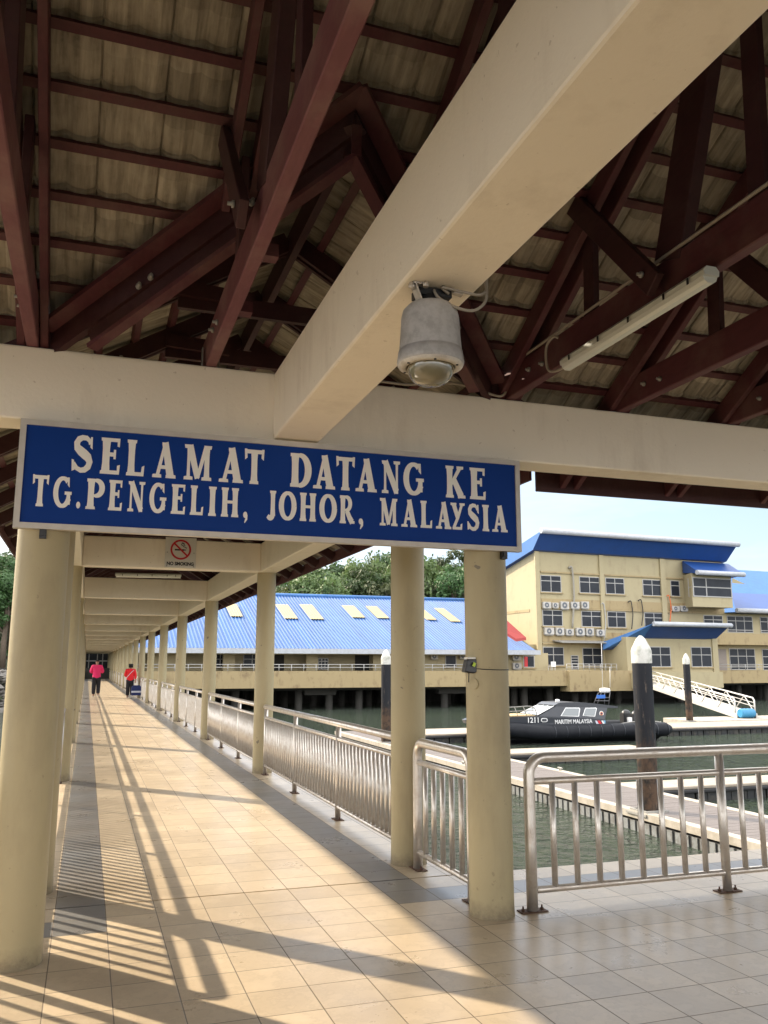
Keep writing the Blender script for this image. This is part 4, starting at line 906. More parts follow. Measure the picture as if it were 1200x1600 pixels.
# ------------------------------------------------------------------ gangway and drum
gtop = at(1000, 1066, 74.2); gbot = V((fl.x, fl.y, ZD+.12)); gw = thing('gangway', 'white aluminium truss gangway sloping from the yellow building down to the dock', 'gangway', tuple(gbot))
gd_ = (gtop-gbot); gdir = gd_.normalized(); gs = V((0,0,1)).cross(gdir).normalized(); gs = gs if gs.y < 0 else -gs
def GP(t, s_, h): return gbot+gd_*t+gs*s_+V((0,0,h))
HG = 1.35
for nm, s_ in (('near_side', .7), ('far_side', -.7)):
    b = MB(); b.bar(GP(-.01, s_, .12), GP(1.0, s_, .12), .10, .34); b.build('stringer', M['ramp'], gw)
    b = MB(); b.tube([GP(0, s_, .2), GP(0, s_, HG-.15), GP(.008, s_, HG), GP(1, s_, HG)], .055, 8); b.build('top_rail', M['ramp'], gw)
    b = MB(); b.tube([GP(0, s_, .75), GP(1, s_, .75)], .035, 6)
    b.build('middle_rail', M['ramp'], gw); b = MB(); b.tube([GP(0, s_, 1.02), GP(1, s_, 1.02)], .03, 6); b.build('middle_rail', M['ramp'], gw)
    n = 8
    for k in range(n):
        b = MB(); b.tube([GP(k/n, s_, .25), GP((k+.5)/n, s_, HG), GP((k+1)/n, s_, .25)], .042, 6); b.build('diagonal_brace', M['ramp'], gw)
b = MB(); b.add([GP(0,-.65,.16), GP(0,.65,.16), GP(1,.65,.16), GP(1,-.65,.16), GP(0,-.65,.10), GP(0,.65,.10), GP(1,.65,.10), GP(1,-.65,.10)], [(0,1,2,3),(7,6,5,4),(0,4,5,1),(1,5,6,2),(2,6,7,3),(3,7,4,0)]); b.build('walking_deck', M['ramp'], gw)
p = atz(1170, 1122, ZD+.08); dr = thing('blue_drum', 'blue plastic drum lying on the dock at the foot of the gangway', 'drum', tuple(p))
b = MB(); b.tube([p+V((-.68+.075*k, .1, .34)) for k in range(17)], [.28,.32,.33,.33,.33,.335,.345,.33,.33,.33,.345,.335,.33,.33,.33,.32,.28], 20); b.build('barrel', M['bluebarrel'], dr)
b = MB(); b.tube([p+V((.525, .1, .34)), p+V((.54, .1, .34))], .27, 20); b.build('lid', plain('dark_blue_lid', (.015,.15,.33), .4), dr)

# ------------------------------------------------------------------ building frame helpers
def rayplane(u, v, O, nrm):
    d = ray(u, v); return CAM+d*((O-CAM).dot(nrm)/d.dot(nrm))
class Frame:
    def __init__(s, O, ang):   # ang: facade direction turned away from +X
        s.O = V(O); s.u = V((cos(ang), sin(ang), 0)); s.n = V((sin(ang), -cos(ang), 0))
    def P(s, a, d, z): return s.O+s.u*a+s.n*d+V((0,0,z-s.O.z))
    def px(s, u, v, d=0):
        p = rayplane(u, v, s.O+s.n*d, s.n); return (p-s.O).dot(s.u), p.z
    def mb(s): return MB(lambda q: s.P(q.x, q.y, q.z))
def C2(u, v): return 780+u/5.714, 820+v/5.714
def C3(u, v): return 990+u/5.714, 820+v/5.714
def window(fr, par, u0, v0, u1, v1, d=0, nx=2, zs=(.33,), cf=None, sill=True, name='window'):
    if cf: u0, v0 = cf(u0, v0); u1, v1 = cf(u1, v1)
    um, vm = (u0+u1)/2, (v0+v1)/2
    a0, a1 = fr.px(u0, vm, d)[0], fr.px(u1, vm, d)[0]; z1, z0 = fr.px(um, v0, d)[1], fr.px(um, v1, d)[1]
    w_ = .085; b = fr.mb()
    b.box(a0, a0+w_, d, d+.05, z0, z1); b.box(a1-w_, a1, d, d+.05, z0, z1); b.box(a0+w_, a1-w_, d, d+.049, z0, z0+w_); b.box(a0+w_, a1-w_, d, d+.049, z1-w_, z1)
    for i in range(1, nx): x = a0+(a1-a0)*i/nx; b.box(x-w_/2, x+w_/2, d, d+.047, z0+w_, z1-w_)
    for k in zs: z = z1-(z1-z0)*k; b.box(a0+w_, a1-w_, d, d+.045, z-w_/2, z+w_/2)
    f_ = b.build(name, M['winframe'], par)
    b = fr.mb(); b.box(a0+.01, a1-.01, d-.25, d+.02, z0+.01, z1-.01); b.build('pane', M['glass'], f_)
    if sill: b = fr.mb(); b.box(a0-.15, a1+.15, d+.002, d+.20, z0-.14, z0-.002); b.build('sill', M['bldband'], f_)
    return f_
ACN = [0]
def ac(fr, u0, v0, u1, v1, label, d=.05, cf=None):
    if cf: u0, v0 = cf(u0, v0); u1, v1 = cf(u1, v1)
    um, vm = (u0+u1)/2, (v0+v1)/2; a0, a1 = fr.px(u0, vm, d+.35)[0], fr.px(u1, vm, d+.35)[0]; z1, z0 = fr.px(um, v0, d+.35)[1], fr.px(um, v1, d+.35)[1]
    t = thing('air_conditioner', label, 'air conditioner', tuple(fr.P((a0+a1)/2, d, z0)), 'outdoor air conditioner units on the walls')
    b = fr.mb(); b.box(a0, a1, d, d+.36, z0, z1); bev(b.build('casing', M['ac'], t), .02, 1)
    r_ = min(a1-a0, z1-z0)*.40; ac_ = a0+(a1-a0)*.44; zc_ = (z0+z1)/2
    b = fr.mb(); b.add([(ac_+r_*cos(2*pi*k/20), d+.375, zc_+r_*sin(2*pi*k/20)) for k in range(20)]+[(ac_+r_*cos(2*pi*k/20), d+.361, zc_+r_*sin(2*pi*k/20)) for k in range(20)], [tuple(range(20))]+[(k, (k+1)%20, 20+(k+1)%20, 20+k) for k in range(20)]); g = b.build('fan_grille', M['acfan'], t)
    b = fr.mb(); b.add([(ac_+r_*.32*cos(2*pi*k/12), d+.385, zc_+r_*.32*sin(2*pi*k/12)) for k in range(12)]+[(ac_+r_*.32*cos(2*pi*k/12), d+.376, zc_+r_*.32*sin(2*pi*k/12)) for k in range(12)], [tuple(range(12))]+[(k, (k+1)%12, 12+(k+1)%12, 12+k) for k in range(12)]); b.build('fan_hub', M['ac'], g)
    b = fr.mb(); b.box(a0+.1, a1-.1, 0.01, d+.3, z0-.09, z0-.03); b.build('wall_bracket', M['galv'], t)
def thin_rail(fr, name, label, a0, a1, d, z0, h, n, nrail=2, mat='winframe'):
    t = thing(name, label, 'railing', tuple(fr.P(a0, d, z0)))
    for k in range(nrail): b = fr.mb(); zz = z0+h*(1-k*.45); b.tube([(a0, d, zz), (a1, d, zz)], .035, 6); b.build('rail', M[mat], t)
    for k in range(n+1):
        x = a0+(a1-a0)*k/n; b = fr.mb(); b.tube([(x, d, z0), (x, d, z0+h)], .04, 6); b.build('post', M[mat], t)
def stilts(fr, a0, a1, n, ds, ztop, par, r=.38):
    for i in range(n):
        for d in ds: b = fr.mb(); x = a0+(a1-a0)*(i+.5)/n; b.tube([(x, d, -4.5), (x, d, ztop)], r, 12); b.build('pier_leg', M['dark_conc'], par)

# ------------------------------------------------------------------ long blue roofed terminal building
F1 = Frame((39.3, 78.5, 1), 0.0)
tb_ = thing('terminal_building', 'long low yellow building on stilts under a bright blue corrugated roof', 'building', (39.3, 78.5, 0))
def f1(u, v, d=0): return F1.px(u, v, d)
aL = f1(185, 1040)[0]; aR = f1(840, 1017, 2.4)[0]; aW = f1(838, 1040)[0]
ztd = f1(560, 1048)[1]; zbd = f1(560, 1073)[1]
EY = 76.1; eave = at(700, 1016, EY); EZ = eave.z
d_ = ray(700, 938); t_ = (EZ-.36*(EY-CAM.y)-CAM.z+0)/(d_.z-.36*d_.y) if 0 else ((EZ+.36*(CAM.y-EY)-CAM.z)/(d_.z-.36*d_.y)); rp = CAM+d_*t_; RYb, RZb = rp.y, rp.z
xl, xr = F1.P(aL, 0, 0).x, at(839, 1017, EY).x
b = MB(); st = .36; n = int((xr-xl)/st)
q = []; fs = []
for i in range(n):
    x = xl+i*(xr-xl)/n; s_ = (xr-xl)/n
    for (dx, dz) in ((0, .10), (.18*s_, .10), (.27*s_, 0), (.90*s_, 0)):
        q += [(x+dx, EY, EZ+dz), (x+dx, RYb, RZb+dz)]
    
m_ = len(q)//2
b.add(q, [(2*i, 2*i+2, 2*i+3, 2*i+1) for i in range(m_-1)]); b.add([(xl, RYb, RZb), (xr, RYb, RZb), (xr, RYb+22, RZb-8), (xl, RYb+22, RZb-8)], [(0,1,2,3)])
b.build('roof', M['blue_sheet'], tb_)
b = MB(); b.tube([(xl, RYb, RZb+.1), (xr, RYb, RZb+.1)], .22, 6); b.build('ridge_cap', M['blue_roof'], tb_)
b = MB(); b.box(xl, xr+.2, EY-.45, EY-.003, EZ-.42, EZ+.06)
gt = b.build('gutter', M['gutter'], tb_)
b = MB(); b.box(xl, xr, EY+.2, EY+2.1, EZ-.5, EZ-.2); b.build('eave_soffit', M['bldwall'], tb_)
slope_n = V((0, -(RZb-EZ), RYb-EY)).normalized()
def onroof(u, v, up=.16):
    d = ray(u, v); pn = V((0, -.36, 1)); o_ = V((0, EY, EZ+up)); return CAM+d*((o_-CAM).dot(pn)/d.dot(pn))
for pl in ([(400,375),(460,375),(488,440),(425,440)], [(515,375),(575,375),(608,443),(545,443)], [(712,380),(770,380),(802,435),(742,435)], [(825,383),(880,383),(912,438),(860,438)], [(1048,393),(1098,396),(1138,447),(1090,444)], [(1147,392),(1195,393),(1248,454),(1202,454)], [(158,375),(212,370),(235,430),(178,430)]):
    pts = [onroof(300+u/3, 820+v/3) for u, v in pl]; x0_, x1_ = (pts[0].x+pts[3].x)/2, (pts[1].x+pts[2].x)/2; y1_, y0_ = (pts[0].y+pts[1].y)/2, (pts[2].y+pts[3].y)/2
    b = MB(); k = 10; q = []
    for i in range(k+1):
        x = x0_+(x1_-x0_)*i/k
        for y in (y0_, y1_): q.append((x, y, EZ+.36*(y-EY)+.17+(.06 if i%2 else 0)))
    b.add(q, [(2*i, 2*i+2, 2*i+3, 2*i+1) for i in range(k)]); b.build('skylight', M['skylight'], tb_)
zt_ = EZ-.2
b = F1.mb(); b.box(aL, aW+3, -16, -2.0, ztd, zt_+1); b.build('rear_wall', M['bldwall'], tb_)
# open veranda on the left, closed rooms on the right
b = F1.mb(); aC = f1(660, 1040)[0]; b.box(aC, aW+1.5, -1.99, 0, ztd, zt_); b.build('front_wall', M['bldwall'], tb_)
for u in (200, 246, 268, 358, 488, 592): a0 = f1(u-9, 1030)[0]; b = F1.mb(); b.box(a0, f1(u+9, 1030)[0], -.6, 0, ztd, zt_); b.build('veranda_pillar', M['bldwall'], tb_)
for u in (432, 565): a0 = f1(u-10, 1030, -1.9)[0]; b = F1.mb(); b.box(a0, f1(u+12, 1030, -1.9)[0], -1.99, -1.93, ztd, ztd+2.5); b.build('dark_doorway', M['dark_room'], tb_)
for u in (330, 380): window(F1, tb_, u, 1018, u+28, 1042, -1.95, 2, (.5,))
window(F1, tb_, 497, 1028, 513, 1046, -.8, 3, (.3,), sill=False, name='white_gate')
window(F1, tb_, 695.5, 1023.5, 713, 1042, 0, 1, ())
window(F1, tb_, 817.5, 1024, 835, 1043, 0, 1, ())
b = F1.mb(); p_, q_ = f1(819.5, 1042), f1(824, 1026); b.box(p_[0], q_[0], .021, .03, p_[1], q_[1]); b.build('red_curtain', M['red'], tb_)
b = F1.mb(); b.box(aL, aW+6, -16, 3.2, zbd, ztd); b.build('deck_edge', M['bldband'], tb_)
b = F1.mb()
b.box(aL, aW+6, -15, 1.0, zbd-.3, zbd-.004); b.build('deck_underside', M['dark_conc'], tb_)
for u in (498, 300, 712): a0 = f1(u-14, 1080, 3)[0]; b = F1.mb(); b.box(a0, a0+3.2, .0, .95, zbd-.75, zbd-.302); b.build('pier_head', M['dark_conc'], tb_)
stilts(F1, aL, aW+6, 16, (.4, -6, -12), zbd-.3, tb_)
thin_rail(F1, 'deck_railing', 'thin pale railing along the deck edge of the blue roofed building', aL, aC+6, 3.0, ztd, .62, 30)
for i, (u0, v0, u1, v1, lb) in enumerate(((674,1021,684.5,1030,'white air conditioner under the blue eave left of the small dark window'), (719,1020,729,1029,'white air conditioner under the blue eave, half hidden behind the strapped lamp'), (801.3,1021,814,1031.5,'upper of two stacked air conditioners beside the red curtained window'), (802,1035.5,815,1045,'lower of two stacked air conditioners beside the red curtained window'))): ac(F1, u0, v0, u1, v1, lb)

# ------------------------------------------------------------------ three storey yellow building
O3 = at(842, 1045, 80); F3 = Frame(tuple(O3), R(3.9))
t3 = thing('office_building', 'three storey yellow office building with a flared deep blue roof edge', 'building', tuple(O3))
def f3(u, v, d=0): return F3.px(u, v, d)
def g2(u, v, d=0): return F3.px(*C2(u, v), d)
def g3(u, v, d=0): return F3.px(*C3(u, v), d)
zdk = g2(500, 1305, 3)[1]; ztop = g2(345, 238)[1]; aE = g3(800, 600)[0]
b = F3.mb(); b.box(0, aE, -9.5, 0, zdk-1, ztop+.3); b.build('wall', M['bldwall'], t3)
for (u0, u1, cf) in ((330, 366, g2), (905, 943, g2), (250, 292, g3)):
    a0, a1 = cf(u0, 600, .2)[0], cf(u1, 600, .2)[0]; b = F3.mb(); b.box(max(a0, -.2) if u0 != 330 else -.2, a1, .002, .22, zdk, ztop); b.build('pilaster', M['bldwall'], t3)
b = F3.mb(); b.box(-.2, .5, -.9, -.001, zdk, ztop-.01); 
for vv in (432, 752, 1068): 
    z = g2(500, vv)[1]; b = F3.mb(); b.box(.55, aE-.2, .003, .16, z-.02, z+.16); b.build('ledge', M['bldband'], t3)
for vv, hv in ((1020, 60), (722, 50)):
    z1_, z0_ = g2(800, vv-hv)[1], g2(800, vv+hv*.5)[1]; b = F3.mb(); b.box(.55, aE-.2, .0035, .05, z0_, z1_); b.build('stained_band', M['bldband'], t3)
for r_ in ((368,452,552,603),(715,465,895,612),(948,475,1115,620)): window(F3, t3, *r_, cf=C2)
for r_ in ((385,760,565,905),(733,770,912,913),(965,775,1130,918)): window(F3, t3, *r_, cf=C2)
for r_ in ((390,1090,577,1257),(743,1098,925,1260)): window(F3, t3, *r_, cf=C2, zs=(.42,))
window(F3, t3, 80, 490, 248, 635, cf=C3); window(F3, t3, 330, 498, 410, 640, cf=C3, nx=1); window(F3, t3, 95, 785, 268, 925, cf=C3); window(F3, t3, 625, 808, 795, 930, cf=C3)
# left side wall recesses
for z0_, z1_ in ((zdk+1, g2(345, 770)[1]), ):
    b = F3.mb(); b.box(-.05, 0, -9, -1.5, z1_-.01, z1_+.3); b.build('side_ledge', M['bldband'], t3)
# flared roof edge
zb0 = g2(345, 238, .6)[1]; dT = 2.4; sLt, zLt = f3(845.6, 830, dT); sRt, zRt = f3(1152, 851, dT); zt = (zLt+zRt)/2
sLb, zLb = f3(833, 861.5, .5); sRb, zRb = f3(1135, 875, .5); zbm = (zLb+zRb)/2
# slope of the side edge toward the rear
side_n = F3.u; pr = rayplane(791, 885, F3.P(sLb, 0, 0), side_n); dback = (pr-F3.O).dot(F3.n); ks = (pr.z-zbm)/(dback-.5)
db = -9.6; 
def zr_(z, d, d0): return z+(d-d0)*ks
b = F3.mb(); th = .12
A = [(sLb, .5, zbm), (sRb, .5, zbm), (sRt, dT, zt), (sLt, dT, zt)]
Bk = [(sLb, db, zr_(zbm, db, .5)), (sRb, db, zr_(zbm, db, .5)), (sRt, db, zr_(zt, db, dT)), (sLt, db, zr_(zt, db, dT))]
b.add(A+Bk, [(0,1,2,3), (4,0,3,7), (1,5,6,2), (3,2,6,7), (0,4,5,1), (4,7,6,5)]); b.build('flared_eave', [M['blue_dark']], t3)  # deep blue carries the shade on the front of the flare
b = F3.mb(); b.add([(sLb-.012, .5, zbm), (sLb-.012, db, zr_(zbm, db, .5)), (sLt-.012, db, zr_(zt, db, dT)), (sLt-.012, dT, zt)], [(0,1,2,3)])
b.build('sunlit_side', M['blue_roof'], t3)  # lighter blue sheet paints sunlight onto the left side of the flare
b = F3.mb(); b.tube([(sLt-.1, dT+.12, zt+.02), (sRt+.1, dT+.12, zt+.02)], .32, 10); b.build('gutter', M['gutter'], t3)
# the gap between wall top and eave
b = F3.mb(); zw_ = zr_(zbm, -16, .5); b.add([(0,.001,ztop-1),(0,-17,ztop-1),(0,-17,zr_(zbm,-17,.5)-.02),(0,.001,zbm-.02)],[(0,1,2,3)]); 
# bay window with its own roof
dB = 2.6; a0, a1 = g3(522, 600, dB)[0], g3(878, 600, dB)[0]; aBl = g3(450, 600, 0)[0]
zB0, zB1 = g3(700, 735, dB)[1], g3(700, 440, dB)[1]
b = F3.mb(); n_ = 4; base = [(aBl, 0), (a0, dB), (a1, dB), (a1, 0)]
b.add([(x, y, zB0) for x, y in base]+[(x, y, zB1) for x, y in base], [(3,2,1,0),(4,5,6,7),(0,1,5,4),(1,2,6,5),(2,3,7,6),(3,0,4,7)]); b.build('bay_wall', M['bldwall'], t3)
b = F3.mb(); zz1, zz0 = g3(700, 480, dB)[1], g3(700, 645, dB)[1]; b.box(a0+.1, a1-.1, dB+.001, dB+.04, zz0, zz1); bg_ = b.build('bay_window', M['glass'], t3)
b = F3.mb(); am = g3(645, 600, dB)[0]
for x in (a0+.1, am, a1-.18): b.box(x, x+.14, dB+.041, dB+.08, zz0, zz1)
for z in (zz0-.02, zz1-.06, (zz0+zz1)/2-.03): b.box(a0+.1, a1-.05, dB+.041, dB+.078, z, z+.12)
b.build('bay_window_frame', M['winframe'], bg_)
sa = F3.P(aBl+.3, .3, 0); sb_ = F3.P(a0-.1, dB-.1, 0)
b = MB(); p0 = F3.P(aBl, 0, 0); p1 = F3.P(a0, dB, 0); dd = (p1-p0); nn = V((-dd.y, dd.x, 0)).normalized(); nn = nn if nn.y < 0 else -nn
q0, q1 = p0+dd*.62+nn*.02, p0+dd*.97+nn*.02
b.add([(q0.x,q0.y,zz0),(q1.x,q1.y,zz0),(q1.x,q1.y,zz1),(q0.x,q0.y,zz1)], [(0,1,2,3)]); b.build('bay_side_pane', M['glass'], bg_)
b = MB(); b.bar((q0.x,q0.y,zz0), (q0.x,q0.y,zz1), .12, .1, up=(0,1,0)); b.bar((q0.x,q0.y,(zz0+zz1)/2), (q1.x,q1.y,(zz0+zz1)/2), .1, .1); b.build('bay_side_frame', M['winframe'], bg_)
e = dB+1.1; x0_, zE = g3(565, 425, e); x1_, _z = g3(975, 425, e); xa_, zR = g3(420, 325, 0); xb_ = g3(830, 335, 0)[0]; zlow = g3(425, 432, 0)[1]
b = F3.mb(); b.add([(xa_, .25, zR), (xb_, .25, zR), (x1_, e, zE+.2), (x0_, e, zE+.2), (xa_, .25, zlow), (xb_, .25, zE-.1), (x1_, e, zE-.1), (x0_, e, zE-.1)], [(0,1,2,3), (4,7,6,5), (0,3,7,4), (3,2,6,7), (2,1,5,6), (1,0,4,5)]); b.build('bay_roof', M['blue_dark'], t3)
b = F3.mb(); b.tube([(x0_-.1, e+.1, zE), (x1_+.1, e+.1, zE)], .30, 8); b.build('bay_gutter', M['gutter'], t3)
# annex with canopy in front
dA = 4.2; a0, a1 = g3(-60, 1150, dA)[0], g3(745, 1150, dA)[0]; zA = g3(400, 1008, dA)[1]; zA0 = g3(400, 1410, dA)[1]
b = F3.mb(); b.box(a0, a1, .005, dA, zA0, zA); b.build('annex_wall', M['bldwall'], t3)
b = F3.mb(); x_ = g3(697, 1100, dA)[0]; b.box(x_, a1+.05, dA+.001, dA+.16, zA0, zA-.01); b.build('annex_pilaster', M['bldwall'], t3)
window(F3, t3, 148, 1088, 330, 1270, dA, cf=C3, zs=(.40,)); window(F3, t3, 513, 1090, 695, 1270, dA, cf=C3, zs=(.40,))
dC = dA+2.2; s0_, zc1 = g3(172, 885, dC); s1_, zc2 = g3(862, 900, dC); zc_ = (zc1+zc2)/2; b0_, zq = g3(95, 1005, dA+.3); b1_, zq2 = g3(742, 1010, dA+.3); zq = (zq+zq2)/2
lb_ = g2(925, 1120, 1.5); lt_ = g2(925, 1050, 1.5)
b = F3.mb(); P8 = [(b0_, dA+.3, zq), (b1_, dA+.3, zq), (s1_, dC, zc_), (s0_, dC, zc_), (lb_[0], 1.5, lb_[1]), (b1_, .3, zq-.8), (s1_, .3, zc_-.9), (lt_[0], 1.5, lt_[1])]
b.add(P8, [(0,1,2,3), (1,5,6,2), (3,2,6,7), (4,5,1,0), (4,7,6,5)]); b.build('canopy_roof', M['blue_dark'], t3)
b = F3.mb(); P9 = [V(p)+V((-.02, .02, .03)) for p in (P8[4], P8[0], P8[3], P8[7])]; b.add(P9, [(0,1,2,3)]); b.build('canopy_lit_side', M['blue_roof'], t3)  # sunlit left face of the canopy painted as a lighter blue sheet
b = F3.mb(); b.tube([(s0_, dC+.1, zc_), (s1_+.1, dC+.1, zc_)], .27, 8); b.build('canopy_gutter', M['gutter'], t3)
b = F3.mb(); u0 = g2(555, 1045, 1.8); u1 = g2(1000, 1060, 1.8); b.add([(u0[0], .01, u0[1]+.25), (u1[0], .01, u0[1]+.25), (u1[0], 1.9, u0[1]), (u0[0]-.0, 1.9, u0[1]), (u0[0], .01, u0[1]+.15), (u1[0], .01, u0[1]+.15), (u1[0], 1.9, u0[1]-.1), (u0[0], 1.9, u0[1]-.1)], [(0,1,2,3),(7,6,5,4),(3,2,6,7),(0,3,7,4),(1,5,6,2)]); b.build('door_awning', M['galv'], t3)
# under the canopy: dark openings, louvred panel and door
b = F3.mb(); x0_, x1_ = g2(965, 1150)[0], g2(1035, 1150)[0]; b.box(x0_, x1_, .01, .03, g2(1000, 1290)[1], g2(1000, 1135)[1]); b.build('doorway', M['dark_room'], t3)
b = F3.mb(); b.box(g2(1035,1200,1)[0], g2(1150,1200,1)[0], 1, 1.1, g2(1080,1258,1)[1], g2(1080,1165,1)[1]); b.build('pale_louvre', M['lightcloth'], t3)
window(F3, t3, 640, 1165, 708, 1290, cf=C2, nx=1, zs=(.2,.4,.6,.8), sill=False, name='door')
# right wing
aw0, aw1 = g3(735, 1100, 1)[0], f3(1330, 1050, 0)[0]
b = F3.mb(); zwt = g3(1000, 795, 0)[1]; b.box(aE+.003, aw1, -12, -.01, zdk-1, zwt); b.build('wing_wall', M['bldwall'], t3)
b = F3.mb(); b.box(g3(730, 1000, 1.2)[0], aw1, -.005, 1.4, g3(1000, 1072, 1.4)[1], g3(1000, 972, 1.4)[1]); b.build('balcony_band', M['bldband'], t3)
for r_ in ((835,815,1062,962),(1130,825,1330,968)): window(F3, t3, *r_, cf=C3, nx=3, zs=(.30,.85), sill=False)
for r_ in ((855,1105,1085,1295),(1150,1110,1370,1300)): window(F3, t3, *r_, cf=C3, nx=3, zs=(.36,.82), sill=False)
b = F3.mb(); b.box(g3(750,1200)[0], g3(830,1200)[0], .0, .03, g3(790,1300)[1], g3(790,1110)[1]); b.build('grey_door', plain('grey_door_paint', (.22,.19,.17), .6), t3)
zl1 = g3(1100, 770, 1.6)[1]; s0w = g3(915, 770, 1.6)[0]; zr1 = g3(900, 628, -3)[1]
b = F3.mb(); b.add([(s0w, 1.6, zl1), (aw1, 1.6, zl1), (aw1, -5, zl1+2.9), (g3(870, 640, -5)[0], -5, zl1+2.9)], [(0,1,2,3)]); b.add([(s0w,1.6,zl1-.2),(aw1,1.6,zl1-.2),(aw1,-5,zl1-.2),(s0w-2.5,-5,zl1-.2)],[(0,1,2,3)]); b.build('wing_lower_roof', M['blue_dark'], t3)
b = F3.mb(); b.tube([(s0w, 1.7, zl1), (aw1, 1.7, zl1)], .30, 8); b.build('wing_gutter', M['gutter'], t3)
# large blue roof rising behind the wing
uR = [(1152, 888), (1330, 900)]; pA = F3.px(1120, 887, -22); pB = F3.px(1330, 902, -22); pC = F3.px(1120, 985, -6)[1]
b = F3.mb(); b.add([(F3.px(1110, 960, -6)[0], -6, pC), (F3.px(1360, 960, -6)[0]+6, -6, pC), (F3.px(1360, 900, -22)[0]+8, -22, (pA[1]+pB[1])/2), (pA[0]-2, -22, (pA[1]+pB[1])/2)], [(0,1,2,3)]); b.build('rear_roof', M['blue_roof'], t3)
b = F3.mb(); q = [g3(880,475,-1.0), g3(1000,530,-1.0), g3(880,520,-1.0)]; b.add([(q[0][0], -1, q[0][1]), (q[1][0], -1, q[1][1]), (q[2][0], -1, q[2][1])], [(0,1,2)]); b.build('cream_gable_corner', M['bldwall'], t3)
# deck of the office building
zf0 = f3(900, 1070, 3.4)[1]
b = F3.mb(); b.box(-7, aw1, -16, 3.4, zf0, zdk); b.build('deck_edge', M['bldband'], t3)
x0_, x1_ = C3(0,0)[0], 0
a0, a1 = f3(890, 1060, 5.2)[0], f3(1000, 1060, 5.2)[0]; zz0 = f3(930, 1080, 5.2)[1]; zz1 = f3(930, 1048, 5.2)[1]
b = F3.mb(); b.box(a0, a1, 3.401, 5.2, zz0, zz1); b.build('deck_projection', M['bldband'], t3)
b = F3.mb(); b.box(f3(990,1060,5.6)[0], f3(1130,1060,5.6)[0], 3.402, 5.6, f3(1100,1075,5.6)[1], f3(1100,1050,5.6)[1]); b.build('deck_projection', M['bldwall'], t3)
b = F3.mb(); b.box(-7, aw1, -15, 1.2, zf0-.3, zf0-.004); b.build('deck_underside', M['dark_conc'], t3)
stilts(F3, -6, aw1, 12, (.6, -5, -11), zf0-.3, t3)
thin_rail(F3, 'deck_railing', 'pale metal railing on the deck in front of the office building ground floor', 1.5, g2(1050, 1300, 3.2)[0], 3.2, zdk, .75, 9)
thin_rail(F3, 'deck_railing', 'thin pale railing on the deck at the far right of the office building', g3(750, 1300, 3.2)[0], aw1, 3.2, zdk, .72, 12)
b = F3.mb(); 
cb_ = g2(455, 1275, 2)[0]; tt = thing('plastic_chair', 'white plastic chair on the deck in front of the office windows', 'chair', tuple(F3.P(cb_, 2.3, zdk)))
b = F3.mb(); b.box(cb_-.3, cb_+.3, 2.0, 2.6, zdk+.42, zdk+.50); b.build('seat', M['bwhite'], tt); b = F3.mb(); b.box(cb_-.3, cb_+.3, 2.601, 2.68, zdk+.45, zdk+1.0); b.build('backrest', M['bwhite'], tt)
for x in (-.26, .26):
    for y in (2.05, 2.55): b = F3.mb(); b.tube([(cb_+x, y, zdk), (cb_+x, y, zdk+.42)], .03, 6); b.build('leg', M['bwhite'], tt)
# pipes down the facade
for uu, v0, v1, cfm, mt, lb in ((650, 375, 920, g2, 'concrete', 'grey drain pipe running down the office facade between the air conditioners'), (70, 668, 900, g3, 'dark_conc', 'dark hooked cable pipe on the office facade right of the middle pilaster'), (1180, 680, 930, g2, 'dark_conc', 'dark hooked cable pipe on the office facade left of the narrow windows'), (320, 630, 880, g3, 'orange', 'orange pipe climbing the office facade beside the bay window'), (935, 700, 1050, g2, 'winframe', 'thin white pipe along the pilaster of the office facade')):
    p0, p1 = cfm(uu, v0, .3), cfm(uu, v1, .3); b = F3.mb(); r_ = .12 if mt == 'concrete' else .065
    b.tube(smooth_path([(p0[0]-.35, .1, p0[1]-.15), (p0[0]-.1, .3, p0[1]), (p0[0]+.05, .3, p0[1]-.6), (p0[0]+.12, .3, (p0[1]+p1[1])/2), (p1[0]+.05, .3, p1[1])], 4), r_, 6); tag(b.build('pipe', M[mt]), lb, 'pipe')
top = [(395,688,465,745),(478,695,532,742),(553,685,625,752),(645,688,718,748),(737,685,803,748)]
bot = [(410,918,492,980),(510,918,582,983),(600,930,668,985),(692,920,765,987),(780,922,848,988),(873,935,943,990)]
for i, r_ in enumerate(top): ac(F3, *r_, '%s air conditioner from the left in the upper row on the office facade' % ORD[i], cf=C2)
for i, r_ in enumerate(bot): ac(F3, *r_, '%s air conditioner from the left in the lower row on the office facade' % ORD[i], cf=C2)
for i, r_ in enumerate(((348,725,412,770),(425,722,487,770))): ac(F3, *r_, '%s of the two air conditioners beside the orange pipe' % ('left', 'right')[i], cf=C3)
# red sheet roof between both buildings
b = MB(); q = [at(778, 957, 78.5), at(795, 972, 78), at(822, 996, 77), at(806, 998, 77), at(778, 980, 78)]
b.add(q+[p+V((0,0,-.3)) for p in q], [(0,1,2,3,4), (9,8,7,6,5)]+[(i, (i+1)%5, 5+(i+1)%5, 5+i) for i in range(5)]); tag(b.build('red_canopy', M['red_roof']), 'small red sheet roof wedged between the blue roof and the yellow side wall', 'canopy')

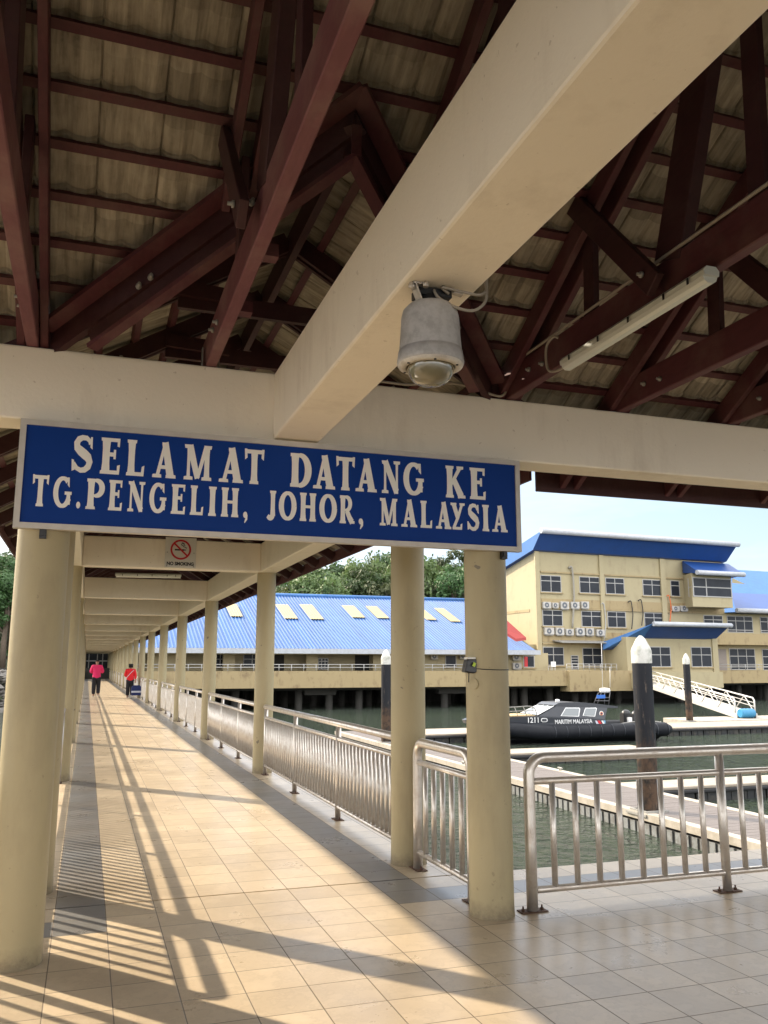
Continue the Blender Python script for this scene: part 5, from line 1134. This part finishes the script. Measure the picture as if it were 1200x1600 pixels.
# ------------------------------------------------------------------ trees
def tree_proto(seed, h, w_, mat, nclump, nleaf, ls, tall=False):
    rg = random.Random(seed); t = thing('tree', 'proto', 'tree', (0,0,0))
    b = MB(); b.tube([(0,0,-2), (.1,0,h*.25), (-.1,.1,h*.55), (0,0,h*.85)], [h*.03, h*.024, h*.016, .05], 8)
    cl = []
    for i in range(nclump):
        th = rg.uniform(0, 2*pi); ph = rg.uniform(-.55, 1); rad = rg.uniform(.35, 1.0)**.6
        c = V((cos(th)*sqrt(max(0, 1-ph*ph*.8))*w_*rad, sin(th)*sqrt(max(0, 1-ph*ph*.8))*w_*rad, h*.60+ph*h*.36*rad)); cl.append((c, rg.uniform(.55, 1.25)*w_*.30))
        if i % 3 == 0: b.tube([(0, 0, h*rg.uniform(.25, .5)), c*.5+V((0,0,h*.22)), c], [h*.012, h*.008, .03], 5)
    b.build('trunk', M['bark'], t)
    b = MB()
    for c, r_ in cl:
        for _ in range(nleaf):
            d = V((rg.gauss(0,1), rg.gauss(0,1), rg.gauss(0,.75))).normalized()*r_*rg.uniform(.55, 1.08); p = c+d
            nrm = (d.normalized()+V((rg.gauss(0,.5), rg.gauss(0,.5), rg.gauss(.3,.5)))).normalized(); a_ = nrm.orthogonal().normalized(); bb = nrm.cross(a_); s_ = ls*rg.uniform(.6, 1.4); an = rg.uniform(0, pi); a2 = a_*cos(an)+bb*sin(an); b2 = nrm.cross(a2)
            b.add([p-a2*s_, p-b2*s_*.5, p+a2*s_, p+b2*s_*.5+nrm*s_*.2], [(0,1,2,3)])
    b.build('crown', mat, t, recalc=False); return t
protos = [tree_proto(1, 15, 5.2, M['leaf1'], 40, 130, .30), tree_proto(2, 17, 4.4, M['leaf1'], 36, 130, .30), tree_proto(3, 13, 5.0, M['leaf2'], 40, 120, .30), tree_proto(4, 20, 4.2, M['leaf2'], 26, 110, .28), tree_proto(5, 12, 5.4, M['leaf1'], 40, 140, .28)]
kinds = ['dense dark green tree', 'tall dark green tree', 'pale olive green bushy tree', 'tall loose pale tree', 'low broad dark green tree']
rg = random.Random(11); used = set(); spots = []
# (photo column, height kind, distance)
for row, (Y, u0, u1, st_) in enumerate(((128, 428, 745, 21), (142, 420, 760, 25), (158, 415, 770, 27))):
    u = u0
    while u < u1:
        spots.append((u+rg.uniform(-6, 6), Y+rg.uniform(-5, 5), row)); u += st_*rg.uniform(.8, 1.25)
for u, Y in ((-55,104),(-38,112),(-22,100),(-8,108),(4,98),(14,106),(-65,98),(24,116),(-30,125),(0,126),(20,130),(-80,120),(30,140)): spots.append((u, Y, 3))
for u in (1180, 1215, 1250, 1290): spots.append((u, 150, 4))
def tree_top(u):   # skyline of the wood in the photograph
    pts = [(400,935),(440,905),(470,888),(500,880),(535,885),(560,878),(590,868),(620,862),(645,858),(680,862),(715,868),(760,880)]
    for (a_, va), (b_, vb) in zip(pts, pts[1:]):
        if a_ <= u <= b_: return va+(vb-va)*(u-a_)/(b_-a_)
    return 930 if u < 400 else 880
cnt = {}
for (u, Y, row) in spots:
    k = rg.choice([0, 0, 1, 2, 2, 3, 4]) if row != 3 else rg.choice([0, 1, 4])
    p = at(u, 1040, Y); g_ = gz(p.x, p.y)
    if row < 3: topz = at(u, tree_top(u)+rg.uniform(-14, 18)+(22 if row == 0 else 8 if row == 1 else 0), Y).z
    elif row == 3: topz = at(u, 878+rg.uniform(-30, 30), Y).z
    else: topz = 12
    hp = [15.3, 17.3, 13.2, 20.3, 12.2][k]; sc_ = max(.45, (topz-g_)/hp); sw = min(max(sc_, .75), 1.25)
    side_ = 'far left beyond the walkway columns' if row == 3 else 'behind the office building' if row == 4 else ('left of the second right column' if u < 614 else 'between the two front right columns' if u < 735 else 'behind the front right column')
    depth = ['front', 'middle', 'back', '', ''][row]
    lab = '%s in the %s row, %s' % (kinds[k], depth, side_) if depth else '%s %s' % (kinds[k], side_)
    o = dup(protos[k], (p.x, p.y, g_), rg.uniform(0, 6.28), lab, lab, (sw, sw, sc_)) if k in used else protos[k]
    if k not in used: used.add(k); o.location = (p.x, p.y, g_); o.scale = (sw, sw, sc_); o.rotation_euler.z = rg.uniform(0, 6); o['label'] = lab; o['group'] = lab
for k in range(5):
    if k not in used: 
        for c in list(protos[k].children): bpy.data.objects.remove(c)
        bpy.data.objects.remove(protos[k])
b = MB(); rg = random.Random(5)
for _ in range(7000):
    u = rg.uniform(380, 860) if rg.random() < .7 else rg.uniform(-110, 60); Y = rg.uniform(103, 165); p = at(u, 1040, Y); g_ = gz(p.x, Y); p = V((p.x, Y, g_+rg.uniform(.0, 4.2)*(rg.random()+.2)))
    a_ = V((rg.gauss(0,1), rg.gauss(0,1), rg.gauss(0,.6))).normalized(); bb = a_.orthogonal().normalized(); s_ = rg.uniform(.35, .8); b.add([p-a_*s_, p-bb*s_*.5, p+a_*s_, p+bb*s_*.5], [(0,1,2,3)])
tag(b.build('undergrowth', M['leaf1'], recalc=False), 'dark undergrowth between the trees on the slope', 'undergrowth', kind='stuff')

# ------------------------------------------------------------------ people
def skin_mesh(nodes, edges, name, mat, parent, sub=2):
    off = OFF.get(parent.name, V((0,0,0))) if parent else V((0,0,0))
    keys = list(nodes); me = bpy.data.meshes.new(name); me.from_pydata([tuple(V(nodes[k][0])-off*0) for k in keys], [(keys.index(a_), keys.index(b_)) for a_, b_ in edges], [])
    o = bpy.data.objects.new(name, me); sc.collection.objects.link(o); md = o.modifiers.new('s', 'SKIN'); md.use_smooth_shade = True
    for i, k in enumerate(keys):
        r_ = nodes[k][1]; me.skin_vertices[0].data[i].radius = (r_, r_) if not isinstance(r_, tuple) else r_
    me.skin_vertices[0].data[0].use_root = True
    m2 = o.modifiers.new('u', 'SUBSURF'); m2.levels = sub; m2.render_levels = sub
    dg = bpy.context.evaluated_depsgraph_get(); m3 = bpy.data.meshes.new_from_object(o.evaluated_get(dg)); bpy.data.objects.remove(o)
    m3.materials.clear(); m3.materials.append(mat); m3.name = name
    for p in m3.polygons: p.use_smooth = True
    r = bpy.data.objects.new(name, m3); sc.collection.objects.link(r); r.parent = parent; return r
def person(label, loc, s, top, topmat, legs, bent, hairk):
    # the figure looks along +Y (away from the camera); built at the origin, feet on z = 0, 1.70 m tall
    t = bpy.data.objects.new('person', None); sc.collection.objects.link(t); t.location = loc; t.scale = (s, s, s); OFF[t.name] = V((0,0,0)); tag(t, label, 'person')
    L, Rr = legs; hands = bent
    N_ = {'pel': ((0,0,.94), .12), 'wai': ((0,.01,1.08), .11), 'che': ((0,.02,1.28), .125), 'nek0': ((0,.04,1.43), .06), 'nek': ((0,.06,1.50), .052), 'hd0': ((0,.09,1.57), .085), 'hd': ((0,.11,1.63), .088)}
    E_ = [('pel','wai'),('wai','che'),('che','nek0'),('nek0','nek'),('nek','hd0'),('hd0','hd')]
    for sd, (kn, an) in ((-1, L), (1, Rr)):
        k = 'l' if sd < 0 else 'r'
        N_[k+'h'] = ((sd*.095, 0, .90), .088); N_[k+'k'] = ((sd*.10, kn[0], kn[1]), .056); N_[k+'a'] = ((sd*.10, an[0], an[1]), .040); N_[k+'t'] = ((sd*.11, an[0]+.15, max(.03, an[1]-.05)), .035)
        E_ += [('pel', k+'h'), (k+'h', k+'k'), (k+'k', k+'a'), (k+'a', k+'t')]
        el, hn = hands[0 if sd < 0 else 1]
        N_[k+'s'] = ((sd*.17, .02, 1.39), .055); N_[k+'e'] = (el, .040); N_[k+'w'] = (hn, .028)
        E_ += [('che', k+'s'), (k+'s', k+'e'), (k+'e', k+'w')]
        e_, h_ = V(el), V(hn); d = (h_-e_).normalized(); sdv = d.cross(V((0,0,1))).normalized()
        N_[k+'p'] = (tuple(h_+d*.05), (.034, .018)); E_.append((k+'w', k+'p'))
        for f in range(4):
            o_ = (f-1.5)*.018; N_[k+'f%d' % f] = (tuple(h_+d*.085+sdv*o_), .010); N_[k+'g%d' % f] = (tuple(h_+d*(.12-.006*abs(f-1.5))+sdv*o_+V((0,0,-.02))), .008); E_ += [(k+'p', k+'f%d' % f), (k+'f%d' % f, k+'g%d' % f)]
        N_[k+'m'] = (tuple(h_+d*.05+sdv*.04*(-sd)), .010); E_.append((k+'w', k+'m'))
    skin_mesh(N_, E_, 'body', M['skin'], t)
    S_ = {'z': ((0,0,.80), (.20,.15)), 'a': ((0,0,.92), (.195,.15)), 'b': ((0,.01,1.06), (.19,.145)), 'c': ((0,.02,1.24), (.20,.15)), 'd': ((0,.03,1.38), (.14,.11)), 'e': ((0,.045,1.455), (.065,.06))}
    SE = [('z','a'),('a','b'),('b','c'),('c','d'),('d','e')]
    for sd in (-1, 1):
        k = 'l' if sd < 0 else 'r'; el = V(hands[0 if sd < 0 else 1][0]); sh = V((sd*.185, .02, 1.39)); hn = V(hands[0 if sd < 0 else 1][1])
        S_[k+'0'] = (tuple(sh), .085); S_[k+'1'] = (tuple(sh.lerp(el, .55)), .080); SE += [('d', k+'0'), (k+'0', k+'1')]
        S_[k+'2'] = (tuple(el), .070); SE.append((k+'1', k+'2'))
        if top == 'long': S_[k+'3'] = (tuple(el.lerp(hn, .8)), .052); SE.append((k+'2', k+'3'))
    skin_mesh(S_, SE, 'shirt', topmat, t)
    T_ = {'p': ((0,0,.92), (.15,.115))}; TE = []
    for sd, (kn, an) in ((-1, L), (1, Rr)):
        k = 'l' if sd < 0 else 'r'; T_[k+'h'] = ((sd*.09, 0, .84), .125); T_[k+'k'] = ((sd*.10, kn[0], kn[1]), .100); T_[k+'a'] = ((sd*.10, an[0], an[1]+.04), .088); TE += [('p', k+'h'), (k+'h', k+'k'), (k+'k', k+'a')]
        skin_mesh({'a': ((sd*.10, an[0]-.04, max(.045, an[1]-.03)), .046), 'b': ((sd*.11, an[0]+.16, max(.035, an[1]-.05)), .040)}, [('a','b')], 'shoe', M['shoe'], t, 1)
    skin_mesh(T_, TE, 'trousers', M['trouser'], t)
    skin_mesh({'a': ((0,.055,1.585), .10), 'b': ((0,.085,1.68), .112)} if not hairk else {'a': ((0,.045,1.56), .11), 'b': ((0,.085,1.67), .122), 'c': ((0,-.03,1.60), .06)}, [('a','b')] if not hairk else [('a','b'),('a','c')], 'hair', M['hair'], t)
    return t
mp_ = atz(149, 1090, 0); wp_ = atz(202, 1091, 0)
mh = (CAM-V((mp_.x, mp_.y, CAM.z))).length
man = person('man in a magenta shirt and black trousers walking away along the walkway', (mp_.x, mp_.y, 0), 1.05, 'long', M['pink'], (((.0,.50),(-.06,.09)), ((.10,.50),(-.10,.13))), (((-.27,.06,1.13),(-.12,.26,1.14)), ((.27,.06,1.13),(.14,.26,1.16))), False)
wom = person('woman in a red blouse pulling a blue trolley bag along the walkway', (wp_.x, wp_.y, 0), .93, 'long', M['redcloth'], (((.04,.50),(.0,.08)), ((.06,.50),(-.08,.10))), (((-.26,.08,1.13),(-.12,.26,1.05)), ((.25,-.02,1.10),(.24,-.14,.88))), True)
skin_mesh({'a': ((0,.0,.76), (.205,.155)), 'b': ((0,.0,.86), (.208,.158))}, [('a','b')], 'coral_undershirt', M['coral'], wom)
b = MB(); b.tube([(.15,-.11,1.40), (.05,-.155,1.30), (-.10,-.16,1.13), (-.18,-.09,1.02)], .014, 6); b.build('shoulder_strap', M['lightcloth'], wom)
tl = thing('trolley_bag', 'navy blue shopping trolley bag with a pale stripe pulled by the woman in red', 'trolley bag', (wp_.x+.28, wp_.y-.38, 0)); tx, ty = wp_.x+.28, wp_.y-.38
b = MB(); b.prism([(-.20, .14), (.20, .14), (.235, .30), (.22, .52), (.14, .60), (-.14, .60), (-.22, .52), (-.235, .30)], lambda u, v: V((tx+u, ty-.15+.12*(v-.14), v)), lambda u, v: V((tx+u, ty+.15+.12*(v-.14), v))); bev(b.build('bag', M['navy'], tl), .03, 2)
b = MB(); b.box(tx-.225, tx+.225, ty-.165, ty-.145, .27, .35); b.build('pale_stripe', M['lightcloth'], tl)
for sx_ in (-1, 1): b = MB(); b.cyl((tx+sx_*.19, ty-.02, .075), (tx+sx_*.23, ty-.02, .075), .075, 16); b.build('wheel', M['shoe'], tl)
b = MB(); b.tube([(tx-.12, ty+.08, .15), (tx-.12, ty+.20, .80), (tx-.02, ty+.24, .87), (tx+.06, ty+.20, .80), (tx+.12, ty+.08, .15)], .012, 6); b.build('handle', M['galv'], tl)

# ------------------------------------------------------------------ dark walls added so the gap behind the pier legs stays black
b = MB(); b.box(-40, 140, 96.5, 97.2, -4, 1.2); tag(b.build('shade_wall', M['dark_conc']), 'dark added wall standing in for the shade behind the pier legs', 'wall')
b = MB(); b.box(14, 130, 91.5, 92.0, -4, .3); tag(b.build('cross_shade_wall', M['dark_conc']), 'dark crosswise wall added for the shade under the yellow office building deck', 'wall')

b = MB(); b.tube(smooth_path([(31.0, 37.2, -1.72), (31.8, 38.2, -2.10), (32.4, 39.2, -2.26), (32.7, 39.9, -2.24)]), .025, 6); tag(b.build('mooring_rope', M['dockedge']), 'pale mooring rope from the stern of the patrol boat to the far dock', 'rope')
